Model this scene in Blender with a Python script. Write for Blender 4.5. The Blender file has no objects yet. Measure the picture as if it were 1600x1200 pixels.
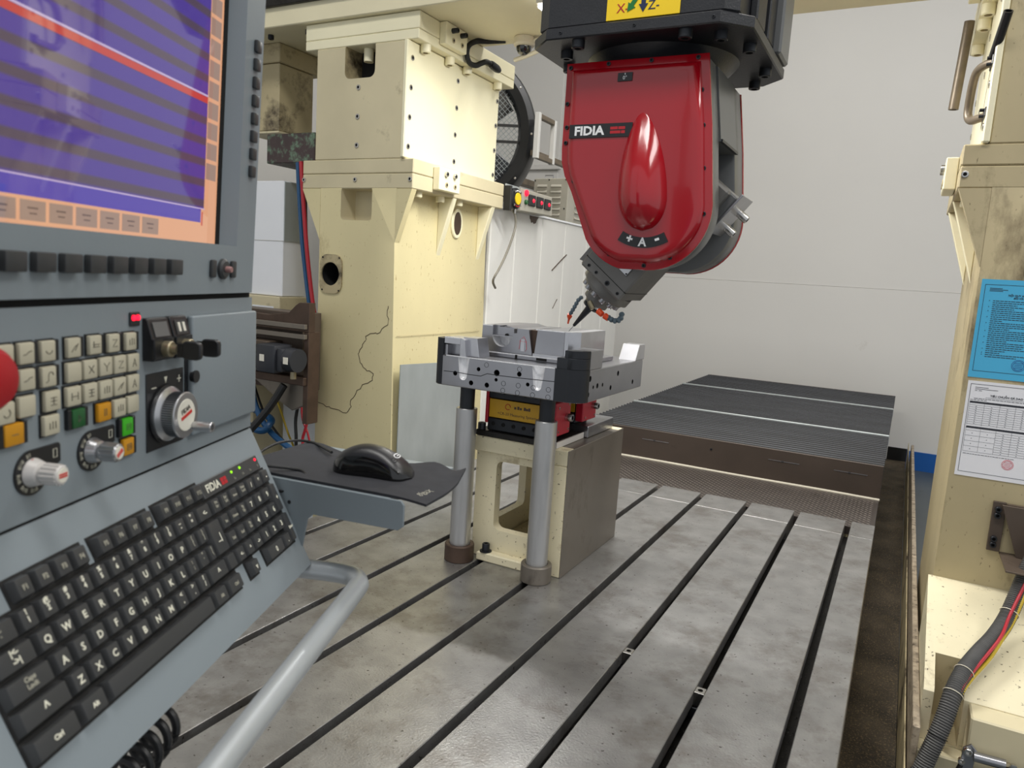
import bpy, bmesh, math, random
from mathutils import Matrix, Vector, noise
random.seed(7)
R = math.radians
C = bpy.context.scene.collection
SC = bpy.context.scene
V = Vector

# ---------------------------------------------------------------- camera, light, exposure
def make_camera():
    yaw, pit, rol = R(27.91), R(8.231), R(3.619)
    fw = V((-math.sin(yaw)*math.cos(pit), math.cos(yaw)*math.cos(pit), -math.sin(pit)))
    rt = V((math.cos(yaw), math.sin(yaw), 0)); up = rt.cross(fw)
    r2 = math.cos(rol)*rt + math.sin(rol)*up
    u2 = -math.sin(rol)*rt + math.cos(rol)*up
    cam = bpy.data.cameras.new('camera'); o = bpy.data.objects.new('camera', cam); C.objects.link(o)
    m = Matrix.Identity(4)
    for i in range(3):
        m[i][0] = r2[i]; m[i][1] = u2[i]; m[i][2] = -fw[i]
    m.translation = V((0, 0, .92)); o.matrix_world = m
    cam.sensor_width = 36; cam.lens = 1146.5/1600*36
    cam.clip_start = .02; cam.clip_end = 60
    cam.dof.use_dof = True; cam.dof.focus_distance = 2.4; cam.dof.aperture_fstop = 11
    SC.camera = o
make_camera()
SC.view_settings.view_transform = 'Standard'; SC.view_settings.look = 'None'
SC.view_settings.gamma = 1; SC.view_settings.use_curve_mapping = False
SC.view_settings.exposure = 0.16
wd = bpy.data.worlds.new('hall'); SC.world = wd; wd.use_nodes = True
wd.node_tree.nodes['Background'].inputs[0].default_value = (.92, .96, 1, 1)
wd.node_tree.nodes['Background'].inputs[1].default_value = .62
def area(name, loc, rot, sx, sy, power, col=(1, .98, .95)):
    l = bpy.data.lights.new(name, 'AREA'); l.shape = 'RECTANGLE'; l.size = sx; l.size_y = sy
    l.energy = power; l.color = col
    o = bpy.data.objects.new(name, l); C.objects.link(o); o.location = loc; o.rotation_euler = rot
    return o
area('hall_lamp_far', (-.4, 3.9, 4.8), (0, 0, 0), 3.2, 1.0, 125)
area('hall_lamp_near', (-.6, .1, 4.6), (0, 0, 0), 3.0, .8, 110)
area('hall_lamp_aisle', (2.6, 1.4, 4.4), (0, R(22), 0), .8, 3.0, 75)

# ---------------------------------------------------------------- materials
def lin(c):
    return tuple(((x/255)/12.92 if x/255 <= .04045 else ((x/255+.055)/1.055)**2.4) for x in c)
def mat(name, rgb, rough=.5, metal=0., var=.06, scale=6., bump=0., bscale=80., dirt=None, dirt_amt=.0, dirt_scale=5.,
        emit=None, estr=0., coat=0., stretch=(1, 1, 1), speck=None, spec=.5):
    m = bpy.data.materials.new(name); m.use_nodes = True
    nt = m.node_tree; N = nt.nodes; L = nt.links; b = N['Principled BSDF']
    c = lin(rgb)
    b.inputs['Roughness'].default_value = rough; b.inputs['Metallic'].default_value = metal
    b.inputs['Specular IOR Level'].default_value = spec
    if coat: b.inputs['Coat Weight'].default_value = coat; b.inputs['Coat Roughness'].default_value = .05
    if emit:
        b.inputs['Emission Color'].default_value = (*lin(emit), 1); b.inputs['Emission Strength'].default_value = estr
    b.inputs['Base Color'].default_value = (*c, 1)
    if var or bump or dirt:
        tc = N.new('ShaderNodeTexCoord'); mp = N.new('ShaderNodeMapping'); mp.inputs['Scale'].default_value = stretch
        L.new(tc.outputs['Object'], mp.inputs[0])
    if var or dirt:
        n = N.new('ShaderNodeTexNoise'); n.inputs['Scale'].default_value = scale; n.inputs['Detail'].default_value = 6
        L.new(mp.outputs[0], n.inputs['Vector'])
        cr = N.new('ShaderNodeValToRGB')
        cr.color_ramp.elements[0].position = .3; cr.color_ramp.elements[1].position = .7
        cr.color_ramp.elements[0].color = (*[x*(1-var) for x in c], 1)
        cr.color_ramp.elements[1].color = (*[min(1, x*(1+var)) for x in c], 1)
        L.new(n.outputs[0], cr.inputs[0]); out = cr.outputs[0]
        if dirt:
            n2 = N.new('ShaderNodeTexNoise'); n2.inputs['Scale'].default_value = dirt_scale; n2.inputs['Detail'].default_value = 9
            n2.inputs['Roughness'].default_value = .7
            L.new(mp.outputs[0], n2.inputs['Vector'])
            r2 = N.new('ShaderNodeValToRGB')
            p = .78 - dirt_amt*.5
            r2.color_ramp.elements[0].position = max(0, p-.07); r2.color_ramp.elements[1].position = min(1, p+.09)
            r2.color_ramp.elements[0].color = (0, 0, 0, 1); r2.color_ramp.elements[1].color = (1, 1, 1, 1)
            L.new(n2.outputs[0], r2.inputs[0])
            mx = N.new('ShaderNodeMix'); mx.data_type = 'RGBA'
            L.new(r2.outputs[0], mx.inputs[0]); L.new(out, mx.inputs[6]); mx.inputs[7].default_value = (*lin(dirt), 1)
            out = mx.outputs[2]
        if speck:      # pits and oil specks
            n4 = N.new('ShaderNodeTexNoise'); n4.inputs['Scale'].default_value = 95; n4.inputs['Detail'].default_value = 3
            L.new(mp.outputs[0], n4.inputs['Vector'])
            r4 = N.new('ShaderNodeValToRGB'); r4.color_ramp.elements[0].position = .66; r4.color_ramp.elements[1].position = .74
            r4.color_ramp.elements[0].color = (0, 0, 0, 1); r4.color_ramp.elements[1].color = (1, 1, 1, 1)
            L.new(n4.outputs[0], r4.inputs[0])
            m4 = N.new('ShaderNodeMix'); m4.data_type = 'RGBA'
            L.new(r4.outputs[0], m4.inputs[0]); L.new(out, m4.inputs[6]); m4.inputs[7].default_value = (*lin(speck), 1); out = m4.outputs[2]
        L.new(out, b.inputs['Base Color'])
    if bump:
        n3 = N.new('ShaderNodeTexNoise'); n3.inputs['Scale'].default_value = bscale; n3.inputs['Detail'].default_value = 4
        L.new(mp.outputs[0], n3.inputs['Vector'])
        bp = N.new('ShaderNodeBump'); bp.inputs['Strength'].default_value = bump; bp.inputs['Distance'].default_value = .002
        L.new(n3.outputs[0], bp.inputs['Height']); L.new(bp.outputs[0], b.inputs['Normal'])
    return m

M = {}
M['beige'] = mat('cream machine paint', (228, 219, 186), .45, var=.05, scale=3, bump=.12, bscale=60, dirt=(120, 102, 62), dirt_amt=.16, dirt_scale=2.2)
M['beige_column'] = mat('yellowed cream paint', (214, 202, 158), .48, var=.07, scale=2.5, bump=.12, bscale=60, dirt=(140, 116, 64), dirt_amt=.20, dirt_scale=2.4, stretch=(1, 1, .5), speck=(170, 150, 104))
M['beige_worn'] = mat('stained cream paint', (206, 195, 162), .5, var=.10, scale=2.5, bump=.12, bscale=60, dirt=(96, 80, 50), dirt_amt=.22, dirt_scale=2.6)
M['beige_dirty'] = mat('grimy cream paint', (184, 170, 134), .55, var=.14, scale=3, bump=.15, bscale=50, dirt=(58, 46, 32), dirt_amt=.42, dirt_scale=4)
M['beige_grimy'] = mat('grime streaked cream paint', (182, 168, 132), .5, var=.12, scale=3, bump=.14, bscale=60, dirt=(92, 78, 52), dirt_amt=.36, dirt_scale=3, stretch=(1, 1, .45), speck=(96, 82, 58))
M['dusty_rust'] = mat('dusty brown sheet edge', (160, 146, 126), .6, metal=.2, var=.3, scale=30, bump=.2, dirt=(66, 54, 44), dirt_amt=.4, dirt_scale=40)
M['beige_stand'] = mat('chipped cream casting paint', (222, 212, 180), .5, var=.06, scale=4, bump=.2, bscale=50, dirt=(128, 106, 66), dirt_amt=.26, dirt_scale=6, speck=(72, 56, 38))
M['beige_clean'] = mat('bright cream paint', (238, 231, 198), .42, var=.04, scale=3, bump=.08, bscale=60, dirt=(150, 128, 80), dirt_amt=.06, dirt_scale=2)
M['white_wall'] = mat('white wall paint', (214, 212, 208), .6, var=.025, scale=.8, bump=.05, bscale=8, dirt=(172, 166, 156), dirt_amt=.06, dirt_scale=1.4)
M['white_panel'] = mat('white sheet panel', (222, 221, 217), .4, var=.03, scale=2, dirt=(150, 146, 138), dirt_amt=.10, dirt_scale=5, stretch=(3, 3, .7))
M['white_cab'] = mat('white cabinet paint', (236, 238, 242), .4, var=.02)
M['grey_cab'] = mat('grey box paint', (172, 168, 156), .5, var=.05, dirt=(100, 92, 76), dirt_amt=.08)
M['blue_paint'] = mat('blue wall paint', (16, 84, 158), .45, var=.06)
M['black_paint'] = mat('black skirting paint', (18, 18, 20), .5, var=.1)
M['floor'] = mat('grey floor paint', (70, 78, 82), .4, var=.12, scale=2, dirt=(40, 38, 34), dirt_amt=.2)
M['ceiling'] = mat('ceiling paint', (198, 196, 190), .8, var=.02)
M['steel'] = mat('planed table steel', (160, 159, 158), .36, metal=.78, var=.15, scale=14, bump=.3, bscale=190, dirt=(134, 130, 126), dirt_amt=.42, dirt_scale=6, speck=(64, 58, 52))
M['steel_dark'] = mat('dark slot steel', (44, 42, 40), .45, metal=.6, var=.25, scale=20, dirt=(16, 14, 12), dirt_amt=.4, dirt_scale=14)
M['steel_plate'] = mat('brown ground steel', (124, 117, 108), .36, metal=.6, var=.12, scale=3, bump=.05, bscale=90, dirt=(72, 62, 50), dirt_amt=.25, stretch=(1, 1, .5))
M['steel_bright'] = mat('milled bright steel', (196, 196, 200), .32, metal=1, var=.07, scale=14, bump=.03, bscale=120)
M['steel_mill'] = mat('milled grey steel', (158, 158, 162), .28, metal=.95, var=.07, scale=9, bump=.04, bscale=160)
M['steel_black'] = mat('scale black steel', (44, 46, 50), .42, metal=.55, var=.15, scale=8, bump=.08, bscale=60)
M['flute_glint'] = mat('ball milled flute', (226, 226, 228), .5, metal=.5, var=.12, scale=60, stretch=(4, 4, .3))  # lamp reflection on the milled lines painted in as a paler, striped colour
M['tube_steel'] = mat('drawn tube steel', (186, 186, 186), .34, metal=.8, var=.16, scale=8, stretch=(3, 3, .5), bump=.1, bscale=60)
M['rust'] = mat('rusty brown steel', (82, 66, 56), .5, metal=.5, var=.2, scale=14, bump=.1)
M['rust_bracket'] = mat('brown bracket paint', (84, 72, 62), .5, metal=.2, var=.14, scale=8, dirt=(38, 30, 24), dirt_amt=.25, dirt_scale=7)
M['galv'] = mat('galvanised sheet', (172, 178, 178), .42, metal=.35, var=.10, scale=7, dirt=(120, 112, 92), dirt_amt=.2, dirt_scale=3, stretch=(1, 1, .5))
M['black'] = mat('black paint', (24, 25, 28), .36, var=.15, scale=8)
M['black_matt'] = mat('black rubber', (16, 16, 17), .6, var=.2, scale=10)
M['black_gloss'] = mat('black gloss plastic', (8, 8, 9), .12, var=0, coat=.4)
M['void'] = mat('dark recess', (8, 7, 6), .9, var=0)
M['charcoal'] = mat('textured black casting', (30, 31, 35), .4, var=.14, scale=30, bump=.35, bscale=220)
M['fork_grey'] = mat('grey head paint', (100, 101, 101), .36, metal=.15, var=.05, scale=4, bump=.03)
M['spindle_grey'] = mat('cast spindle grey', (112, 110, 107), .42, metal=.25, var=.14, scale=12, bump=.12, bscale=90, dirt=(62, 58, 54), dirt_amt=.2)
M['red'] = mat('deep red gloss paint', (156, 6, 22), .17, var=.04, scale=2, coat=.55)
M['red_vise'] = mat('red clamp paint', (178, 26, 46), .4, var=.1, scale=12, dirt=(90, 14, 22), dirt_amt=.1)
M['yellow_vise'] = mat('yellow label', (196, 150, 22), .5, var=.10, scale=14, dirt=(110, 80, 14), dirt_amt=.15)
M['yellow'] = mat('yellow sign', (244, 206, 22), .5, var=.02)
M['console'] = mat('blue grey console paint', (128, 137, 142), .42, var=.04, scale=5, bump=.05, bscale=260, dirt=(132, 142, 146), dirt_amt=.10, dirt_scale=8)
M['console_edge'] = mat('worn silver console edge', (150, 156, 162), .35, metal=.3, var=.35, scale=180)
M['key_black'] = mat('charcoal key plastic', (54, 55, 56), .42, var=.04, scale=30)
M['well'] = mat('keyboard well', (12, 12, 13), .6, var=0)
M['legend'] = mat('cream key legend', (216, 214, 196), .6, var=0)
M['legend_dim'] = mat('dim key legend', (150, 148, 134), .6, var=0)
M['ivory'] = mat('ivory button', (188, 182, 160), .45, var=.06, scale=20)
M['icon'] = mat('button icon ink', (84, 80, 70), .6, var=0)
M['btn_yellow'] = mat('amber button', (196, 136, 14), .4, var=.05)
M['btn_green'] = mat('green button', (24, 84, 40), .4, var=.05)
M['btn_green_lit'] = mat('lit green button', (36, 120, 20), .4, var=0, emit=(70, 200, 20), estr=.22)
M['led_red'] = mat('red lit lamp', (200, 10, 30), .4, var=0, emit=(255, 20, 50), estr=2.2)
M['led_green'] = mat('green lit lamp', (90, 160, 10), .4, var=0, emit=(150, 230, 20), estr=1.2)
M['estop_red'] = mat('red mushroom button', (166, 14, 26), .42, var=.04)
M['alu'] = mat('turned aluminium', (186, 186, 188), .28, metal=.9, var=.05, scale=30)
M['alu_dark'] = mat('knurled aluminium', (112, 114, 118), .38, metal=.9, var=.1, scale=60)
M['white_knob'] = mat('satin white knob', (206, 202, 198), .42, metal=.15, var=.03)
M['cap_red'] = mat('red knob mark', (196, 40, 32), .5, var=0)
M['cap_cream'] = mat('cream cap', (222, 218, 204), .5, var=0)
M['brass'] = mat('brass', (150, 140, 116), .4, metal=.8, var=.1)
M['tube_grey'] = mat('silver painted tube', (170, 175, 178), .36, metal=.35, var=.06, scale=10, bump=.04, dirt=(60, 54, 48), dirt_amt=.06, dirt_scale=18)
M['mousepad'] = mat('dark cloth mouse pad', (40, 41, 46), .85, var=.14, scale=60, bump=.1, bscale=700)
M['cable_black'] = mat('black cable', (20, 20, 22), .45, var=0)
M['cable_blue'] = mat('blue hose', (20, 74, 118), .4, var=.08)
M['cable_red'] = mat('red cable', (168, 30, 44), .45, var=.08)
M['cable_yellow'] = mat('yellow cable', (186, 158, 30), .5, var=.08)
M['cable_grey'] = mat('grey cord', (120, 116, 106), .5, var=.05)
M['conduit'] = mat('dusty grey conduit', (74, 73, 72), .6, var=.2, scale=30, bump=.2)
M['hose_blue'] = mat('blue grey coolant hose', (84, 100, 110), .45, var=.05)
M['orange'] = mat('orange nozzle', (226, 74, 22), .42, var=.04)
M['chrome'] = mat('bright zinc', (196, 194, 190), .22, metal=1, var=.05)
M['paper_blue'] = mat('blue paper', (72, 172, 214), .65, var=.02, scale=2)
M['paper_white'] = mat('white paper', (228, 228, 232), .65, var=.015, scale=2)
M['ink'] = mat('print ink', (44, 46, 54), .7, var=0)
M['stamp_blue'] = mat('blue stamp ink', (44, 70, 140), .7, var=0)
M['stamp_red'] = mat('red stamp ink', (206, 70, 84), .7, var=0)
M['white_print'] = mat('white print', (232, 232, 232), .5, var=0)
M['red_print'] = mat('red print', (176, 24, 34), .5, var=0)
M['green_print'] = mat('green print', (14, 112, 44), .5, var=0)
M['navy_print'] = mat('navy print', (18, 34, 74), .5, var=0)
M['brown_dirt'] = mat('chip covered tray', (64, 56, 44), .75, var=.8, scale=4, bump=.9, bscale=150, dirt=(150, 128, 90), dirt_amt=.36, dirt_scale=170, speck=(24, 21, 18))
M['chips'] = mat('metal chips', (90, 88, 86), .35, metal=.8, var=.5, scale=300)
M['cover_brown'] = mat('brown cover plate', (74, 64, 57), .42, metal=.3, var=.12, scale=5, dirt=(52, 44, 38), dirt_amt=.2)
M['bellows'] = mat('black bellows cloth', (20, 21, 23), .7, var=.22, scale=5, stretch=(.6, 2, 2))
M['bellows_highlight'] = mat('highlight on bellows fold', (62, 64, 70), .55, var=.3, scale=5, stretch=(.6, 2, 2))  # highlight lines on the fold tops, painted as a paler colour
M['tread_lug'] = mat('worn checker lug', (132, 124, 118), .34, metal=.7, var=.15)  # lugs lighter than the plate so the raised pattern shows
M['tread'] = mat('checker plate', (84, 77, 73), .42, metal=.6, var=.14, scale=9, dirt=(60, 54, 48), dirt_amt=.25)
M['caulk'] = mat('pale sealant', (196, 190, 174), .7, var=.1)
M['dome'] = mat('camera dome', (20, 20, 22), .08, var=0, coat=1)
M['white_plastic'] = mat('ivory plastic', (222, 214, 194), .4, var=.02)
M['lamp_on'] = mat('lit lamp lens', (255, 255, 255), .4, var=0, emit=(255, 255, 252), estr=9)
M['pipe_worn'] = mat('worn painted pipe', (120, 108, 92), .42, metal=.35, var=.2, scale=14)
M['green_flake'] = mat('flaking green paint', (66, 52, 52), .5, var=.15, dirt=(112, 140, 116), dirt_amt=.42, dirt_scale=22)
M['motor'] = mat('dark motor housing', (46, 48, 54), .42, metal=.2, var=.1)

def screen_mat(name, rgb, strength, stripe=None):
    m = mat(name, (10, 10, 12), .035, var=0, emit=rgb, estr=strength, spec=1.)
    if stripe:
        N = m.node_tree.nodes; L = m.node_tree.links; b = N['Principled BSDF']
        tc = N.new('ShaderNodeTexCoord'); w = N.new('ShaderNodeTexWave'); w.bands_direction = 'Y'
        w.inputs['Scale'].default_value = 15.2; w.inputs['Distortion'].default_value = 0
        L.new(tc.outputs['Object'], w.inputs[0])
        cr = N.new('ShaderNodeValToRGB'); cr.color_ramp.elements[0].position = .55; cr.color_ramp.elements[1].position = .85
        cr.color_ramp.elements[0].color = (*lin(rgb), 1); cr.color_ramp.elements[1].color = (*lin(stripe), 1)
        L.new(w.outputs[0], cr.inputs[0]); L.new(cr.outputs[0], b.inputs['Emission Color'])
    return m
M['scr_violet'] = screen_mat('violet screen', (84, 66, 150), .8, (88, 74, 92))
M['scr_violet2'] = screen_mat('plain violet screen', (86, 70, 170), .8)
M['scr_peach'] = screen_mat('peach screen', (222, 164, 128), .85)
M['scr_soft'] = screen_mat('taupe soft key', (166, 138, 124), .75)
M['scr_line'] = screen_mat('pale screen line', (200, 180, 214), .8)
M['scr_red'] = screen_mat('red screen bar', (196, 70, 66), .8)
M['scr_dark'] = screen_mat('dim screen text', (120, 96, 92), .6)

# ---------------------------------------------------------------- mesh helpers
I4 = Matrix.Identity(4)
W = {}
def zto(d):
    d = V(d).normalized()
    return d.to_track_quat('Z', 'Y').to_matrix().to_4x4()
class G:
    def __init__(s): s.bm = bmesh.new()
    def _mi(s, faces, mi):
        for f in faces: f.material_index = mi
    def box(s, x0, x1, y0, y1, z0, z1, bev=0, seg=1, mi=0, m=None):
        r = bmesh.ops.create_cube(s.bm, size=1); vs = r['verts']
        mm = Matrix.Translation(((x0+x1)/2, (y0+y1)/2, (z0+z1)/2)) @ Matrix.Diagonal((abs(x1-x0), abs(y1-y0), abs(z1-z0), 1))
        for v in vs: v.co = mm @ v.co
        fs = set(f for v in vs for f in v.link_faces); s._mi(fs, mi)
        if bev:
            es = list(set(e for v in vs for e in v.link_edges))
            q = bmesh.ops.bevel(s.bm, geom=es, offset=bev, segments=seg, affect='EDGES', clamp_overlap=True, profile=.5)
            vs = list(set(v for f in q['faces'] for v in f.verts) | set(v for v in vs if v.is_valid))
        if m is not None:
            for v in vs: v.co = m @ v.co
        return vs
    def cyl(s, p0, p1, r0, r1=None, n=20, mi=0, cap=True):
        r1 = r0 if r1 is None else r1
        p0, p1 = V(p0), V(p1); d = p1-p0
        m = Matrix.Translation(p0) @ zto(d); L = d.length; r1 = max(r1, 1e-5)
        A = [s.bm.verts.new(m @ V((r0*math.cos(2*math.pi*i/n), r0*math.sin(2*math.pi*i/n), 0))) for i in range(n)]
        B = [s.bm.verts.new(m @ V((r1*math.cos(2*math.pi*i/n), r1*math.sin(2*math.pi*i/n), L))) for i in range(n)]
        fs = [s.bm.faces.new((A[i], A[(i+1) % n], B[(i+1) % n], B[i])) for i in range(n)]
        if cap: fs += [s.bm.faces.new(list(reversed(A))), s.bm.faces.new(B)]
        s._mi(fs, mi)
        return A+B
    def prism(s, pts, a, b, axis='y', mi=0, bev=0, seg=1):
        """polygon pts in the plane across axis (y: x,z; x: y,z; z: x,y), run from a to b"""
        f = {'y': lambda p, t: V((p[0], t, p[1])), 'x': lambda p, t: V((t, p[0], p[1])), 'z': lambda p, t: V((p[0], p[1], t))}[axis]
        A = [s.bm.verts.new(f(p, a)) for p in pts]; B = [s.bm.verts.new(f(p, b)) for p in pts]
        n = len(pts); fs = [s.bm.faces.new(A), s.bm.faces.new(list(reversed(B)))]
        for i in range(n): fs.append(s.bm.faces.new((A[i], B[i], B[(i+1) % n], A[(i+1) % n])))
        s._mi(fs, mi)
        bmesh.ops.recalc_face_normals(s.bm, faces=fs)
        if bev:
            es = list(set(fs[0].edges) | set(fs[1].edges))
            bmesh.ops.bevel(s.bm, geom=es, offset=bev, segments=seg, affect='EDGES', clamp_overlap=True, profile=.5)
        return A+B
    def lathe(s, prof, m=I4, n=28, mi=0):
        """profile (r, z) turned about z, then moved by m"""
        rings = []
        for r, z in prof:
            if r < 1e-6: rings.append([s.bm.verts.new(m @ V((0, 0, z)))])
            else: rings.append([s.bm.verts.new(m @ V((r*math.cos(2*math.pi*i/n), r*math.sin(2*math.pi*i/n), z))) for i in range(n)])
        fs = []
        for a, b in zip(rings, rings[1:]):
            for i in range(n):
                j = (i+1) % n
                if len(a) == 1 and len(b) == 1: continue
                if len(a) == 1: fs.append(s.bm.faces.new((a[0], b[j], b[i])))
                elif len(b) == 1: fs.append(s.bm.faces.new((a[i], a[j], b[0])))
                else: fs.append(s.bm.faces.new((a[i], a[j], b[j], b[i])))
        s._mi(fs, mi); bmesh.ops.recalc_face_normals(s.bm, faces=fs)
    def tube(s, path, r, n=10, mi=0, smooth=0, corr=0):
        P = [V(p) for p in path]
        if smooth:
            Q = []
            for i in range(len(P)-1):
                p0 = P[max(0, i-1)]; p1 = P[i]; p2 = P[i+1]; p3 = P[min(len(P)-1, i+2)]
                for k in range(smooth):
                    t = k/smooth
                    Q.append(.5*((2*p1)+(p2-p0)*t+(2*p0-5*p1+4*p2-p3)*t*t+(3*p1-p0-3*p2+p3)*t**3))
            Q.append(P[-1]); P = Q
        if corr:      # resample evenly and corrugate
            Q = [P[0]]; acc = 0
            for a, b in zip(P, P[1:]):
                L = (b-a).length; t = corr-acc
                while t < L:
                    Q.append(a.lerp(b, t/L)); t += corr
                acc = (L-(t-corr))
            P = Q
        up = V((.31, .17, .93)); rings = []
        for i, p in enumerate(P):
            d = (P[min(i+1, len(P)-1)]-P[max(i-1, 0)]).normalized()
            a = d.cross(up)
            if a.length < .05: a = d.cross(V((1, 0, 0)))
            a.normalize(); b = d.cross(a); up = b.cross(d) if False else up
            rr = r*(1 - (.10 if (corr and i % 2) else 0))
            rings.append([s.bm.verts.new(p+a*rr*math.cos(2*math.pi*k/n)+b*rr*math.sin(2*math.pi*k/n)) for k in range(n)])
        fs = []
        for A, B in zip(rings, rings[1:]):
            for k in range(n): fs.append(s.bm.faces.new((A[k], A[(k+1) % n], B[(k+1) % n], B[k])))
        fs.append(s.bm.faces.new(list(reversed(rings[0])))); fs.append(s.bm.faces.new(rings[-1]))
        s._mi(fs, mi); bmesh.ops.recalc_face_normals(s.bm, faces=fs)
    def ball(s, c, r, sc=(1, 1, 1), u=16, v=10, mi=0):
        rr = bmesh.ops.create_uvsphere(s.bm, u_segments=u, v_segments=v, radius=r)
        for q in rr['verts']: q.co = V(c)+V((q.co.x*sc[0], q.co.y*sc[1], q.co.z*sc[2]))
        s._mi(set(f for q in rr['verts'] for f in q.link_faces), mi)
    def mesh(s, name, mats, xf=None):
        if xf is not None: s.bm.transform(xf)
        me = bpy.data.meshes.new(name); s.bm.to_mesh(me); s.bm.free()
        for m in (mats if isinstance(mats, (list, tuple)) else [mats]): me.materials.append(M[m] if isinstance(m, str) else m)
        finish(me); return me
    def done(s, name, mats, parent=None, local=None, label=None, kind=None):
        """world-space mesh under parent; with local the mesh is already in a frame placed by local inside the parent"""
        if parent is not None and local is None: me = s.mesh(name, mats, W[parent].inverted())
        else: me = s.mesh(name, mats)
        return link(name, me, parent, local or I4, label, kind)
def finish(me, ang=32):
    if len(me.polygons):
        me.polygons.foreach_set('use_smooth', [True]*len(me.polygons)); me.set_sharp_from_angle(angle=R(ang))
def link(name, me, parent=None, local=I4, label=None, kind=None):
    o = bpy.data.objects.new(name, me); C.objects.link(o)
    if parent is not None: o.parent = parent; W[o] = W[parent] @ local
    else: W[o] = local.copy()
    o.matrix_basis = local
    if label: o['label'] = label
    if kind: o['kind'] = kind
    return o
def put(name, me, parent, pos, zdir=(0, 0, 1), label=None, spin=0):
    """shared mesh placed in world space under parent, its z along zdir"""
    w = Matrix.Translation(pos) @ zto(zdir) @ Matrix.Rotation(spin, 4, 'Z')
    return link(name, me, parent, (W[parent].inverted() @ w) if parent is not None else w, label)
def tag(o, label, cat, group=None):
    o['label'] = label; o['category'] = cat
    if group: o['group'] = group
    return o
def thing(name, label, cat, loc=(0, 0, 0), group=None, m=None):
    o = bpy.data.objects.new(name, None); C.objects.link(o); o.empty_display_size = .05
    W[o] = (m if m is not None else Matrix.Translation(loc)).copy(); o.matrix_basis = W[o]
    return tag(o, label, cat, group)
def solo(g, name, mats, label, cat, loc, group=None):
    """a thing that is one mesh, its origin moved to loc"""
    me = g.mesh(name, mats, Matrix.Translation(-V(loc)))
    return tag(link(name, me, None, Matrix.Translation(loc)), label, cat, group)
def structure(g, name, mats, parent=None):
    o = g.done(name, mats, parent); 
    if parent is None: o['kind'] = 'structure'
    return o
def dup(root, delta, label=None):
    r = root.copy(); C.objects.link(r); r.location = root.location + V(delta); W[r] = Matrix.Translation(delta) @ W[root]
    if label: r['label'] = label
    for ch in list(root.children):
        c = ch.copy(); C.objects.link(c); c.parent = r; W[c] = Matrix.Translation(delta) @ W[ch]
        for g in list(ch.children):
            d = g.copy(); C.objects.link(d); d.parent = c
    return r
def cut(o, g, mi_mats=None):
    """subtract the mesh in g (in o's own space) from o; the cut faces take the material of the cutter"""
    me = bpy.data.meshes.new('cutter'); bmesh.ops.recalc_face_normals(g.bm, faces=g.bm.faces[:]); g.bm.to_mesh(me); g.bm.free()
    for m in (mi_mats or []): me.materials.append(M[m])
    c = bpy.data.objects.new('cutter', me); C.objects.link(c); c.matrix_world = W[o]
    md = o.modifiers.new('cut', 'BOOLEAN'); md.operation = 'DIFFERENCE'; md.object = c; md.solver = 'EXACT'; md.use_self = True
    if mi_mats: md.material_mode = 'TRANSFER'
    bpy.context.view_layer.update()
    dg = bpy.context.evaluated_depsgraph_get()
    nm = bpy.data.meshes.new_from_object(o.evaluated_get(dg)); nm.name = o.name
    o.modifiers.clear(); o.data = nm; finish(nm, 30)
    bpy.data.objects.remove(c); 
    return o
_bolts = {}
def bolt_mesh(r, h, mats=('steel_black', 'void')):
    k = (r, h, mats)
    if k not in _bolts:
        g = G(); g.lathe([(0, 0), (r, 0), (r, h*.9), (r*.9, h), (r*.55, h), (r*.5, h*.45), (0, h*.45)], n=14)
        for f in g.bm.faces:
            if f.calc_center_median().xy.length < r*.58 and f.calc_center_median().z > h*.3: f.material_index = 1
        _bolts[k] = g.mesh('bolt', mats)
    return _bolts[k]
_txt = []
def text(name, s, size, m, parent, local, ext=.0002, bold=0., align='CENTER', sx=1.):
    """flat lettering; made into meshes at the end"""
    _txt.append((name, s, size, m, parent, local, ext, bold, align, sx))
def flush_text():
    obs = {}
    for t in _txt:
        k = (t[1], t[2], t[3], t[6], t[7], t[8], t[9])
        if k in obs: continue
        cu = bpy.data.curves.new('lettering', 'FONT'); cu.body = t[1]; cu.size = t[2]; cu.extrude = t[6]; cu.offset = t[7]
        cu.align_x = t[8]; cu.align_y = 'CENTER'; cu.resolution_u = 2
        o = bpy.data.objects.new('lettering', cu); C.objects.link(o); obs[k] = o
    bpy.context.view_layer.update(); dg = bpy.context.evaluated_depsgraph_get(); mesh = {}
    for k, o in obs.items():
        me = bpy.data.meshes.new_from_object(o.evaluated_get(dg))
        if k[6] != 1: me.transform(Matrix.Diagonal((k[6], 1, 1, 1)))
        me.materials.clear(); me.materials.append(M[k[2]]); mesh[k] = me
    for o in obs.values(): bpy.data.objects.remove(o)
    for t in _txt:
        link(t[0], mesh[(t[1], t[2], t[3], t[6], t[7], t[8], t[9])], t[4], t[5])
def T(x, y=0, z=0): return Matrix.Translation((x, y, z))
RX = lambda a: Matrix.Rotation(R(a), 4, 'X')
RY = lambda a: Matrix.Rotation(R(a), 4, 'Y')
RZ = lambda a: Matrix.Rotation(R(a), 4, 'Z')
def rrect(x0, x1, y0, y1, r, n=5):
    out = []
    for cx, cy, a in ((x1-r, y1-r, 0), (x0+r, y1-r, 90), (x0+r, y0+r, 180), (x1-r, y0+r, 270)):
        for i in range(n+1):
            t = R(a+90*i/n); out.append((cx+r*math.cos(t), cy+r*math.sin(t)))
    return out

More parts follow.
